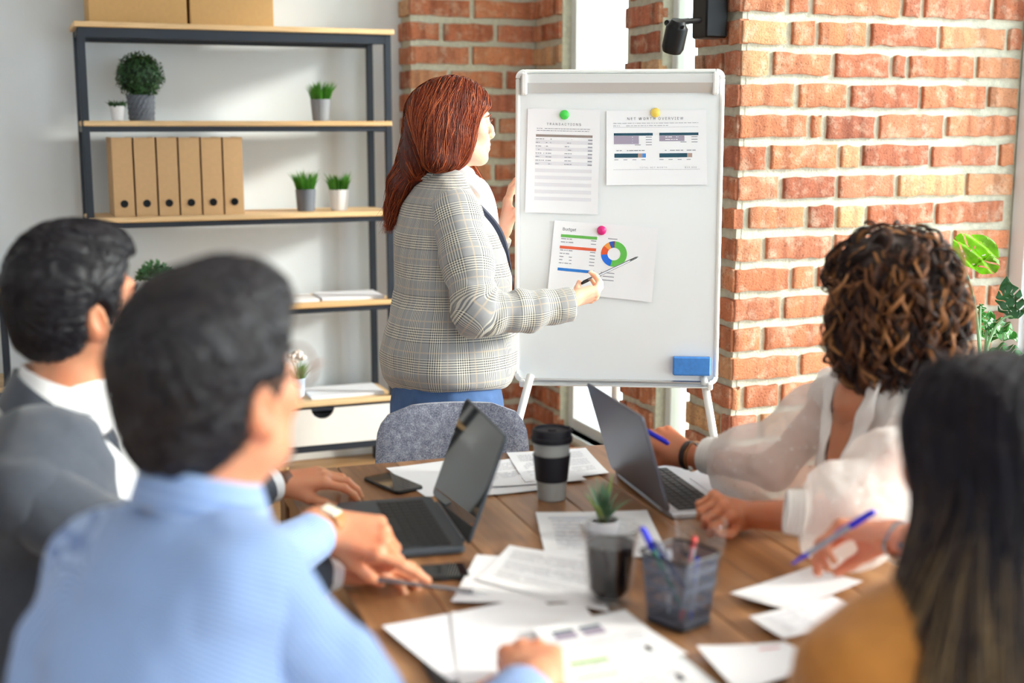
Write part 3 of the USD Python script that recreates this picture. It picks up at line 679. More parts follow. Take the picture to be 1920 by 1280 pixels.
# ================================================================== meeting table
TR_ = rz(math.radians(-3.0)); TC = np.array([.553, 2.905, 0]); TWD, TLN = .99, 1.52
TM = mat4(TC, TR_)
def TL(x, y, z=.75): return TC + TR_ @ np.array([x, y, z])
tb = thing('meeting_table', 'walnut plank meeting table the people sit around', 'table', TC, TR_)
nb = 7; bw = TWD / nb
for i in range(nb): obj('plank', box2((i*bw + .0006, -TLN, .708), ((i+1)*bw - .0006, 0, .75), .0022), TABLEW, tb)
for x in (.0, TWD - .09):
    for y in (-TLN + .0, -.09): obj('leg', box2((x + .004, y + .004, 0), (x + .086, y + .086, .708), .004), TABLEL, tb)
for y in (-TLN + .006, -.031): obj('apron', box2((.09, y, .652), (TWD - .09, y + .025, .708), .002), TABLEW, tb)
for x in (.012, TWD - .037): obj('apron', box2((x, -TLN + .09, .652), (x + .025, -.09, .708), .002), TABLEW, tb)
TZ = .7505
# ------------------------------------------------ chairs
FAB = material('grey_fabric', {'t': ('texture_coordinate', {}), 'n': ('noise_texture', dict(scale=330, detail=3, roughness=.75)), 'n2': ('noise_texture', dict(scale=60, detail=2)), 'r': ('rgb_ramp', {'ramp': [(.34, lin((74, 78, 96))), (.5, lin((128, 132, 150))), (.66, lin((186, 190, 204)))]}),
    'a': ('mix_float', dict(fac=.25)), 'b': ('bump', dict(strength=.5, distance=.002)), 'p': ('principled_bsdf', dict(roughness=.95, sheen_weight=.3))},
    [('t.object', 'n.vector'), ('t.object', 'n2.vector'), ('n.fac', 'a.a'), ('n2.fac', 'a.b'), ('a.result', 'r.fac'), ('r.color', 'p.base_color'), ('n.fac', 'b.height'), ('b.normal', 'p.normal')], 'p.BSDF')
def chair(label, loc, rot, wdt=.425, low=False, zt=None):
    """upholstered shell chair; faces local -y"""
    p = thing('upholstered_chair', label, 'chair', loc, rz(rot), group='grey upholstered chairs')
    h0, h1 = .50, (zt or (.70 if low else .835)); n, m = 24, 14
    def outline(t):            # half width at height fraction
        return wdt/2 * (1 - .10 * t**1.3) 
    V = []; cr = .085
    for j in range(m + 1):
        t = j / m; z = h0 + (h1 - h0) * t; hw = outline(t)
        if h1 - z < cr: hw -= cr - math.sqrt(max(cr**2 - (cr - (h1 - z))**2, 0))
        for s_ in (0, 1):
            for i in range(n + 1):
                u = -1 + 2*i/n; e = 1 - abs(u)**8 * .6; ez = 1 - max(0, (t - .86) / .14)**2 * .6
                V.append((u*hw, .04*t - .022*u*u + (.019 if s_ else -.019) * e * ez, z))
    F = []; r = 2*(n+1)
    for j in range(m):
        for i in range(n):
            a = j*r + i; F += [(a, a+1, a+1+r), (a, a+1+r, a+r)]; b = a + n + 1; F += [(b, b+1+r, b+1), (b, b+r, b+1+r)]
        for i in (0, n):
            a, b = j*r + i, j*r + n + 1 + i; q = [(a, b+r, b), (a, a+r, b+r)]; F += q if i == 0 else [x[::-1] for x in q]
    for i in range(n):
        for j, fl_ in ((0, 1), (m, 0)):
            a, b = j*r + i, j*r + n + 1 + i; q = [(a, a+1, b+1), (a, b+1, b)]; F += [x[::-1] for x in q] if fl_ else q
    obj('backrest', mv((np.array(V), np.array(F)), (0, .20, 0)), FAB, p, smooth=50)
    obj('seat', mv(rplate(.47, .45, .09, .07, 6, .02), (0, -.02, .43), rx(math.pi/2)), FAB, p, smooth=40)
    for s_ in (-1, 1): obj('back_bracket', tube([(s_*.12, .16, .42), (s_*.12, .215, .46), (s_*.12, .222, .56)], .011, 8), METAL_B, p, smooth=40)
    for sx in (-1, 1):
        for sy in (-1, 1): obj('leg', tube([(sx*.16, sy*.14 - .02, .40), (sx*.215, sy*.21 - .02, .006)], [.013, .009], 8), METAL_B, p, smooth=40)
    obj('seat_frame', cbox(.34, .30, .02, .004, loc=(0, -.02, .388)), METAL_B, p)
    return p
cc = W(814, 770, 3.32)
chair('empty grey upholstered chair at the far end of the table', (cc[0], cc[1] - .20, 0), math.radians(-14), zt=.832)
# ------------------------------------------------ laptops
GREYL = pm('laptop_space_grey', (112, 114, 126), .38, metallic=.55); DARKL = pm('laptop_dark_grey', (74, 82, 92), .42, metallic=.4); SCREEN = pm('laptop_glossy_screen', (10, 12, 16), .035, specular_ior_level=.9, coat_weight=.6)
KEYM = pm('laptop_key', (28, 32, 38), .5); DECK2 = pm('laptop_silver', (196, 200, 208), .35, metallic=.6)
def laptop(label, A, B, side, ang, depth, hgt, shell, deck, refl=True):
    """hinge from A (near) to B (far); base opens to `side` (+1: to the right of A->B)"""
    A, B = np.array(A, float), np.array(B, float); A[2] = B[2] = TZ; e = B - A; wd = np.linalg.norm(e); e /= wd; o = np.cross(e, [0, 0, 1.0]) * side
    x = np.cross(o, [0, 0, 1.0]); R = np.stack([x, o, [0, 0, 1.0]], 1)
    p = thing('laptop', label, 'laptop', (A + B) / 2, R, group='open laptops on the table')
    hz = .012; up = 1
    def plate(w, d, r, t, z): return mv(rplate(w, d, r, t, 5, min(.0025, t*.3)), (0, 0, z), rx(math.pi/2))
    obj('base', mv(plate(wd, depth, .012, hz, 0), (0, depth/2 + .004, hz/2 + .0015)), deck, p, smooth=30)
    for x in (-wd*.4, wd*.4):
        for y in (.02, depth - .02): obj('foot', cbox(.02, .008, .003, .001, loc=(x, y, .0015)), PLASTIC_B, p)
    kw, kd = wd * .86, depth * .46; nx, ny = 14, 5; px_, py_ = kw / nx, kd / ny
    obj('keyboard_bed', box2((-kw/2 - .003, .03 - .003, hz + .0012), (kw/2 + .003, .03 + kd + .003, hz + .0018), 0), KEYM, p)
    for j in range(ny):
        for i in range(nx):
            if j == ny - 1 and 4 <= i <= 8:
                if i > 4: continue
                x0, x1 = -kw/2 + 4*px_, -kw/2 + 9*px_
            else: x0, x1 = -kw/2 + i*px_, -kw/2 + (i+1)*px_
            y0 = .03 + j*py_
            obj('key', box2((x0 + .0012, y0 + .0012, hz + .0018), (x1 - .0012, y0 + py_ - .0012, hz + .0034), .0005), KEYM, p)
    obj('trackpad', plate(wd*.32, depth*.30, .004, .0008, 0) if False else mv(plate(wd*.34, depth*.28, .004, .0008, 0), (0, .03 + kd + .02 + depth*.14, hz + .0019)), deck, p)
    a = math.radians(ang); LR = rx(a)                       # lid leans away from the base
    lid = mv(rplate(wd, hgt, .012, .0065, 5, .002), (0, 0, hgt/2 + .004)); Mh = lambda m: mv(m, (0, .0, hz + .001), LR)
    l = obj('lid', Mh(lid), shell, p, smooth=30)
    obj('screen', Mh(mv(rplate(wd - .006, hgt - .006, .010, .001, 5), (0, .0038, hgt/2 + .004))), SCREEN, p)
    obj('hinge', tube([(-wd*.36, .002, hz*.8), (wd*.36, .002, hz*.8)], .0055, 10), deck, p)
    return p
hA, hB = WZ(878, 1038, TZ), WZ(812, 940, TZ)
laptop('open dark laptop with a glossy screen in front of the man in the grey suit', hA, hB, -1, 20, .205, .221, DARKL, DARKL)
hA, hB = WZ(1256, 976, TZ), WZ(1148, 889, TZ)
laptop('open space grey laptop with its lid back to the camera before the curly haired woman', hA, hB, 1, 17, .20, .215, GREYL, DECK2)
# ------------------------------------------------ phones
PHG = pm('phone_glass', (16, 20, 26), .08, coat_weight=.8)
def phone(label, px, py, dirpx, L=.148, Wd=.072):
    c = WZ(px, py, TZ); d = WZ(*dirpx, TZ) - c; a = math.atan2(d[1], d[0]) - math.pi/2
    p = thing('smartphone', label, 'phone', c + [0, 0, .0002], rz(a), group='black smartphones on the table')
    obj('body', mv(rplate(Wd, L, .010, .0078, 5, .002), (0, 0, .0040), rx(math.pi/2)), PLASTIC_B, p, smooth=40)
    obj('screen', mv(rplate(Wd - .004, L - .004, .008, .0006, 5), (0, 0, .0082), rx(math.pi/2)), PHG, p)
    obj('side_button', box2((Wd/2 - .0005, .02, .0025), (Wd/2 + .0008, .035, .0055), .0003), METAL_D, p)
    return p
phone('black smartphone lying flat beyond the dark laptop', 737, 909, (775, 925))
phone('black smartphone under the pointing hand', 800, 1079, (870, 1074))
# ------------------------------------------------ cups and glasses
CUPG = pm('cup_grey', (150, 152, 152), .55); CUPB = pm('cup_black_silicone', (20, 22, 34), .6); CUPL = pm('cup_light_grey', (176, 178, 176), .5)
c = WZ(1034, 934, TZ); p = thing('travel_cup', 'grey reusable coffee cup with a black sleeve and black lid', 'cup', c)
obj('cup_body', lathe([(0, 0), (.0285, 0), (.030, .003), (.0405, .133), (.0385, .133), (.029, .006), (0, .006)], 40), CUPL, p, smooth=40)
obj('sleeve', lathe([(.0325, .043), (.0350, .043), (.0408, .100), (.0383, .100)], 40), CUPB, p, smooth=40)
obj('lid', lathe([(.036, .128), (.0440, .128), (.0450, .131), (.0450, .138), (.0425, .140), (.0425, .150), (.0405, .156), (.0380, .157), (.036, .151), (0, .151)], 40), CUPB, p, smooth=35)
obj('lid_tab', cbox(.018, .012, .006, .002, loc=(.040, 0, .1475)), CUPB, p); obj('lid_plug', lathe([(0, .151), (.010, .151), (.009, .155), (0, .155)], 16), CUPB, p)
CLEAR = panemat('drinking_glass', (.975, .98, .98), .8, .025)
def tumbler(label, c, r0, r1, h, name='glass_tumbler', coffee=None, cat='glass'):
    p = thing(name, label, cat, c)
    obj('glass_wall', lathe([(0, 0), (r0, 0), (r0 + .002, .004), (r1, h - .002), (r1 - .001, h), (r1 - .0035, h - .002), (r0 - .002, .010), (0, .008)], 40), CLEAR, p, smooth=40)
    obj('rim', mv(trimesh.creation.torus(r1 - .0015, .0018, 40, 8), (0, 0, h - .001)), CLEAR, p, smooth=True)
    if coffee:
        z0, z1, q0, q1 = coffee
        obj('coffee', lathe([(0, z0), (q0 * .7, z0), (q0, z0 + .012), (q1, z1), (0, z1)], 36), pm('black_coffee', (26, 18, 22), .15), p, smooth=40)
        obj('inner_wall', lathe([(0, z0 - .003), (q0 * .7, z0 - .003), (q0 + .003, z0 + .010), (q1 + .003, z1 + .02), (r1 - .005, h - .003)], 36), CLEAR, p, smooth=40)
    return p
tumbler('double walled glass of black coffee on the papers', WZ(1142, 1132, TZ), .036, .051, .138, coffee=(.016, .108, .032, .041))
tumbler('clear empty glass tumbler behind the pen holder', WZ(1312, 1098, TZ), .034, .046, .118)
# pen holder: tapered square basket of black wire mesh
MESHM = material('wire_mesh', {'t': ('texture_coordinate', {}), 'w1': ('wave_texture', dict(bands_direction='x', scale=130)), 'w2': ('wave_texture', dict(bands_direction='y', scale=130)), 'w3': ('wave_texture', dict(bands_direction='z', scale=130)),
    'a': ('math', dict(math_type='maximum')), 'b': ('math', dict(math_type='maximum')), 's': ('math', dict(math_type='greater_than', value2=.80)), 'tr': ('transparent_bsdf', {}), 'p': ('principled_bsdf', dict(base_color=lin((92, 98, 114)), roughness=.4, metallic=.4)), 'm': ('mix_closure', {})},
    [('t.object', 'w1.vector'), ('t.object', 'w2.vector'), ('t.object', 'w3.vector'), ('w1.fac', 'a.value1'), ('w2.fac', 'a.value2'), ('a.value', 'b.value1'), ('w3.fac', 'b.value2'), ('b.value', 's.value1'), ('s.value', 'm.fac'), ('tr.BSDF', 'm.closure1'), ('p.BSDF', 'm.closure2')], 'm.closure')
ph = WZ(1272, 1165, TZ); p = thing('pen_holder', 'black wire mesh pen holder with slanted pens', 'pen holder', ph, rz(.35))
def rsq(w, r, z, n=5):
    P = []
    for cx, cy, a0 in ((1, 1, 0), (-1, 1, 90), (-1, -1, 180), (1, -1, 270)):
        for k in range(n + 1):
            a = math.radians(a0 + 90*k/n); P.append((cx*(w/2-r) + r*math.cos(a), cy*(w/2-r) + r*math.sin(a), z))
    return np.array(P)
def loft(rings, cap=False):
    m = len(rings[0]); V = np.concatenate(rings); F = []
    for i in range(len(rings) - 1):
        for k in range(m): a0, a1, b0, b1 = i*m+k, i*m+(k+1) % m, (i+1)*m+k, (i+1)*m+(k+1) % m; F += [(a0, a1, b1), (a0, b1, b0)]
    if cap:
        for o, fl_ in ((0, 1), ((len(rings)-1)*m, 0)):
            for k in range(1, m-1): F.append((o, o+k+1, o+k) if fl_ else (o, o+k, o+k+1))
    return V, np.array(F)
obj('mesh_wall', loft([rsq(.078, .012, .004), rsq(.098, .014, .118)]), MESHM, p)
def ringtube(P, r): P = np.vstack([P, P[:2]]); return tube(P, r, 6, cap=False)
obj('rim_wire', ringtube(rsq(.099, .014, .119), .0022), METAL_B, p); obj('base_wire', ringtube(rsq(.079, .012, .005), .0020), METAL_B, p)
obj('base_plate', loft([rsq(.078, .012, .001), rsq(.078, .012, .0045)], True), METAL_D, p)
def pen(label, a, b, body, tip, cap=None, r=.0042, name='pen', ends=(.14, .86)):
    a, b = np.array(a, float), np.array(b, float); L = np.linalg.norm(b - a); d = (b - a) / L
    z = d; x = np.cross([0, 0, 1.0], z); x = x / np.linalg.norm(x) if np.linalg.norm(x) > 1e-6 else np.array([1.0, 0, 0]); R = np.stack([x, np.cross(z, x), z], 1)
    p = thing(name, label, 'pen', a, R, group='pens in the mesh holder' if 'holder' in label else 'pens held in hands')
    obj('nib', lathe([(0, 0), (.0007, 0), (.0016, .004), (.0028, .009), (r*.92, L*ends[0]), (0, L*ends[0])], 14), tip, p, smooth=35)
    obj('barrel', lathe([(0, L*ends[0]), (r, L*ends[0]), (r, L*ends[1]), (0, L*ends[1])], 14), body, p, smooth=35)
    obj('end_cap', lathe([(0, L*ends[1]), (r*1.08, L*ends[1]), (r*1.08, L*.985), (r*.7, L), (0, L)], 14), cap or tip, p, smooth=35)
    if cap: obj('clip', box2((-.0012, r + .0005, L*ends[1] - .028), (.0012, r + .0018, L*.96), .0003), cap, p)
    return p
BLUE = pm('pen_blue', (22, 34, 214), .35); GREEN = pm('pen_green', (26, 120, 104), .4); RED = pm('pen_red', (212, 44, 44), .4); GREYP = pm('pen_grey_clear', (150, 156, 172), .25); SILV = pm('pen_silver', (150, 150, 156), .25, metallic=.8); BLK = pm('pen_black', (24, 24, 28), .3); NAVY = pm('pen_navy', (30, 36, 90), .4); WPEN = pm('pen_white', (226, 228, 236), .35)
HP = lambda x, y, z: ph + rz(.35) @ np.array([x, y, z])
dd = PX(ph)[2]
pen('green pen with a blue cap leaning left out of the mesh holder', HP(.022, .01, .010), W(1203, 988, dd - .01), GREEN, GREEN, BLUE, .0046, ends=(.1, .74))
pen('navy pen leaning left in the mesh holder beside the green one', HP(.030, -.026, .010), W(1226, 1014, dd - .012), NAVY, NAVY, NAVY, .0042)
pen('white pen at the left inside the mesh holder', HP(-.004, .018, .010), W(1254, 1030, dd + .03), WPEN, WPEN, WPEN, .0045)
pen('red pen in the mesh holder with a red cap', HP(-.018, -.02, .010), W(1303, 1006, dd + .035), GREYP, RED, RED, .0046)
pen('grey pen with a short blue cap inside the mesh holder', HP(.0, -.026, .010), W(1308, 1046, dd + .005), GREYP, BLUE, BLUE, .0046)
# small air plant in a white pot
c = WZ(1131, 1010, TZ); p = thing('potted_air_plant', 'small spiky green air plant in a white pot behind the coffee glass', 'plant', c)
obj('pot', lathe(pot_prof(.026, .033, .040), 28), POT_W, p, smooth=40); obj('soil', lathe([(0, .030), (.028, .030), (.027, .034), (0, .034)], 18), SOIL, p)
AIR = leafmat('air_plant_leaf', (104, 140, 110), .2); AIR2 = leafmat('air_plant_yellow', (150, 166, 92), .2); g = np.random.default_rng(31)
for i in range(22):
    a = i * 2.4; out = .014 + .042 * (i % 7) / 6; h = .105 - .045 * (i % 7) / 6 + g.uniform(-.006, .006); d = np.array([math.cos(a), math.sin(a), 0]); s = np.array([-math.sin(a), math.cos(a), 0])
    V, F = [], []
    for k in range(7):
        t = k / 6; c0 = d * (.004 + out * t**1.5) + np.array([0, 0, .032 + h * t - .01 * t**3]); w_ = .0062 * (1 - t)**.7 + .0004
        V += [c0 - s*w_ + d*w_*.4, c0 - d*w_*.3, c0 + s*w_ + d*w_*.4]
        if k: b = 3*(k-1); F += [(b, b+1, b+4), (b, b+4, b+3), (b+1, b+2, b+5), (b+1, b+5, b+4)]
    obj('leaf', (np.array(V), np.array(F)), AIR2 if i % 4 == 0 else AIR, p, smooth=True)
# ------------------------------------------------ papers on the table
PAPN = [0]
def tpaper(label, quad, seed, prints=None, lift=0.0, curl=.003, cat='paper', name='printed_sheet', edge=None):
    z = TZ + .0006 + .0009 * PAPN[0] + lift; PAPN[0] += 1
    Q = np.array([WZ(a, b, z) for a, b in quad]); c = Q.mean(0); n = 8
    p = thing(name, label, cat, c, group='sheets of paper on the table')
    def mp(u, v, l=0.0):
        q = (Q[0]*(1-u) + Q[1]*u)*(1-v) + (Q[3]*(1-u) + Q[2]*u)*v - c
        return np.array([q[0], q[1], l + curl * (abs(2*u-1)**3 * .5 + abs(2*v-1)**3 * .5)])
    V = [mp(i/n, j/n) for j in range(n+1) for i in range(n+1)]; m = len(V); V += [v - [0, 0, .0003] for v in V]; F = []
    for j in range(n):
        for i in range(n): a = j*(n+1)+i; F += [(a, a+1+n, a+1), (a+1, a+1+n, a+n+2), (m+a, m+a+1, m+a+1+n), (m+a+1, m+a+n+2, m+a+1+n)]
    nn = np.cross(V[1] - V[0], V[n+1] - V[0])[2]
    F = np.array(F)
    if nn > 0: F = F[:, ::-1]
    obj('sheet', (np.array(V), F), PAPER, p, smooth=60)
    g = np.random.default_rng(seed); M = lambda u, v, l: mp(u, v, l)
    if prints == 'text':
        obj('text_line', prect(M, sum([lines(g, .1, .9, .12 + .045*k, .010, .92) for k in range(16) if k % 6 != 5], [])), INK, p, kind='stuff')
    elif prints == 'table':
        obj('row_band', prect(M, [(.10, .12, .60, .17)] + [(.12, .2 + .09*k, .45, .23 + .09*k) for k in range(7)], .0003), pr((206, 208, 220)), p, kind='stuff')
        obj('text_line', prect(M, sum([lines(g, .12, .85, .2 + .05*k, .008, .5) for k in range(14)], []), .0005), INK, p, kind='stuff')
    elif prints == 'chart':
        for u in (.14, .42):
            obj('table_header', prect(M, [(u, .14, u + .22, .19)], .0004), TEAL, p); obj('table_block', prect(M, [(u, .20, u + .22, .33)], .0004), MAUV, p)
        obj('text_line', prect(M, sum([lines(g, .1, .9, .42 + .06*k, .012, .7) for k in range(9)], []), .0004), INK, p, kind='stuff')
    elif prints == 'budget':
        for v, c_ in ((.20, (150, 192, 92)), (.46, (196, 206, 186))): obj('table_header', prect(M, [(.10, v, .46, v + .055)], .0004), pr(c_), p)
        obj('text_line', prect(M, sum([lines(g, .1, .46, .29 + .05*k, .012, .7) for k in range(3)], []) + sum([lines(g, .1, .9, .6 + .05*k, .012, .7) for k in range(6)], []), .0004), INK, p, kind='stuff')
    elif prints == 'red':
        obj('text_line', prect(M, [(.62, .16, .86, .20)], .0004), pr((214, 110, 120)), p)
    return p
tpaper('white sheet under the far side of the dark laptop screen', ((724, 879), (868, 860), (960, 905), (800, 934)), 1)
tpaper('white sheet between the dark laptop and the travel cup', ((905, 868), (1010, 853), (1052, 915), (905, 931)), 2, 'text')
tpaper('sheet beyond the travel cup nearest the far table edge', ((950, 850), (1098, 841), (1142, 888), (985, 905)), 3, 'text')
tpaper('sheet under the travel cup, its corner toward the laptop lid', ((920, 905), (1060, 870), (1100, 901), (925, 914)), 4)
tpaper('sheet with a faint printed table under the air plant', ((1004, 962), (1213, 958), (1256, 1046), (1022, 1040)), 5, 'table')
tpaper('loose white sheet in the middle stack, under the pen point', ((893, 1042), (1100, 1050), (1128, 1130), (846, 1130)), 6)
tpaper('top white sheet of the middle stack left of the coffee glass', ((955, 1024), (1108, 1046), (1142, 1150), (892, 1088)), 7, 'text')
tpaper('large white sheet running off the left table edge', ((716, 1176), (1000, 1120), (1110, 1175), (846, 1282)), 8)
tpaper('blank white sheet under the writing hand', ((846, 1150), (1092, 1130), (1160, 1230), (862, 1290)), 9)
tpaper('chart sheet with teal and mauve blocks on the clipboard', ((1000, 1180), (1168, 1148), (1290, 1228), (1056, 1268)), 11, 'chart', lift=.006)
tpaper('printed budget sheet with a green bar at the lower edge of the picture', ((1040, 1226), (1220, 1196), (1340, 1290), (1080, 1340)), 12, 'budget', lift=.006)
tpaper('white sheet under the mustard woman\'s writing hand', ((1368, 1114), (1520, 1064), (1618, 1092), (1482, 1146)), 13)
tpaper('faint printed sheet left of the mustard sleeve', ((1404, 1158), (1560, 1120), (1640, 1150), (1470, 1200)), 14, 'table')
tpaper('white sheet with a short red line in front of the mustard sleeve', ((1306, 1213), (1470, 1206), (1560, 1240), (1384, 1300)), 15, 'red')
PAPN[0] = 0
def tplate(name, label, cat, quad, t, m):
    Q = np.array([WZ(a, b, TZ) for a, b in quad]); c = Q.mean(0); P = Q - c
    ins = lambda s: P * (1 - s)
    p = thing(name, label, cat, c + [0, 0, .0002]); obj('board', hull(np.vstack([ins(.01), P + [0, 0, .001], P + [0, 0, t - .001], ins(.01) + [0, 0, t]])), m, p); return p, Q, c
p, Q, c = tplate('clipboard', 'white clipboard with dark clips holding the chart sheets', 'clipboard', ((1020, 1176), (1172, 1146), (1352, 1292), (1100, 1345)), .005, pm('clipboard_white', (222, 226, 228), .4))
for px, py in ((1216, 1218), (1276, 1272)):
    q = WZ(px, py, TZ + .014); d = Q[2] - Q[1]; a = math.atan2(d[1], d[0])
    obj('clip', mv(cbox(.024, .012, .008, .003), q, rz(a)), PLASTIC_B, p, world=True)
tplate('tablet', 'dark tablet under the large sheet at the table edge near the camera', 'tablet', ((790, 1246), (858, 1240), (930, 1330), (850, 1345)), .007, PLASTIC_B)

# ================================================================== monstera by the window
def monstera_leaf(L, Wd, cuts, seed, holes=True):
    """leaf in local xy (stalk end at the origin, tip at +y), gently folded; split into a grid then trimmed to the outline"""
    t = np.linspace(0, 1, 40); half = Wd/2 * np.sin(np.pi * np.clip(t, 0, 1)**.72)**.85
    P = np.vstack([np.stack([half, t*L], 1), np.stack([-half[::-1], t[::-1]*L], 1)]); sh = sg.Polygon(P).buffer(0)
    for k in range(cuts):
        y = L * (.22 + .62 * k / cuts)
        for s in (-1, 1):
            w = Wd; sh = sh.difference(sg.LineString([(s*Wd*.20, y - .01*L), (s*w*.62, y + .20*L)]).buffer(L*.018))
    if holes:
        for k in range(cuts + 1):
            y = L * (.18 + .5 * k / cuts)
            for s in (-1, 1): sh = sh.difference(shapely.affinity.rotate(shapely.affinity.scale(sg.Point(s*Wd*.11, y).buffer(1), Wd*.016, L*.035), -s*35))
    if sh.geom_type != 'Polygon': sh = max(sh.geoms, key=lambda q: q.area)
    sh = sh.simplify(L*.004)
    tm = trimesh.creation.extrude_polygon(sh, .0006, engine='earcut'); tm = tm.subdivide_to_size(L*.09); V = np.array(tm.vertices)
    x, y = V[:, 0], V[:, 1]
    V[:, 2] += np.abs(x) * .28 - (y / L)**2 * L * .22 - (np.abs(x) / (Wd/2))**2 * Wd * .13 + .006 * np.sin(y / L * 22 + np.abs(x) / Wd * 6)
    return V, np.array(tm.faces)
import shapely.affinity
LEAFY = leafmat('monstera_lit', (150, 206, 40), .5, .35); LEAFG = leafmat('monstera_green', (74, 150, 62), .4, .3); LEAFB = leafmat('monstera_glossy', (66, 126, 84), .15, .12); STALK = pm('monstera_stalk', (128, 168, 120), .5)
md = 3.55
mp_ = W(1850, 900, md); base = np.array([mp_[0], mp_[1], 0.0])
p = thing('monstera', 'potted monstera with split leaves behind the curly haired woman', 'plant', base)
obj('pot', lathe(pot_prof(.11, .145, .30), 36), POT_W, p, smooth=40); obj('soil', lathe([(0, .288), (.138, .288), (.136, .296), (0, .296)], 24), SOIL, p)
def leaf(px0, px1, Lf, Wd, nrm, mt, d0, d1, cuts=4, stalk=None, seed=0):
    a, b = W(*px0, d0), W(*px1, d1); y = (b - a) / np.linalg.norm(b - a); z = np.array(nrm, float); z -= y * (z @ y); z /= np.linalg.norm(z); x = np.cross(y, z)
    L = np.linalg.norm(b - a) * Lf
    obj('leaf', mv(monstera_leaf(L, L*Wd, cuts, seed), a, np.stack([x, y, z], 1)), mt, p, smooth=40, world=True)
    k = stalk or []
    obj('stalk', tube(spline([base + [0, 0, .29]] + [W(*q, md) for q in k] + [a], 20), np.linspace(.0065, .0030, 20), 8), STALK, p, world=True, smooth=True)
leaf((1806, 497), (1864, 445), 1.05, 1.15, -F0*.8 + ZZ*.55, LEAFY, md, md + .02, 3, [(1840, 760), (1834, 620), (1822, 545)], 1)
leaf((1905, 596), (1884, 538), 1.2, .75, -F0*.6 - RI*.8 + ZZ*.2, LEAFB, md, md - .03, 3, [(1846, 760), (1842, 690), (1862, 622)], 2)
leaf((1850, 604), (1905, 628), 1.1, .9, -F0*.5 + ZZ*.8, LEAFG, md + .05, md, 3, [(1856, 760), (1852, 660)], 3)
leaf((1852, 665), (1922, 672), 1.15, .95, -F0*.6 + ZZ*.75, LEAFG, md, md - .06, 4, [(1850, 800), (1848, 720)], 4)
leaf((1838, 570), (1842, 600), 1.3, .6, -F0*.8 + RI*.5, LEAFG, md + .06, md + .06, 2, [(1840, 780), (1838, 660)], 5)
leaf((1848, 640), (1862, 590), 1.2, .8, -F0*.8 + RI*.3, LEAFG, md + .09, md + .1, 3, [(1846, 780), (1846, 700)], 6)

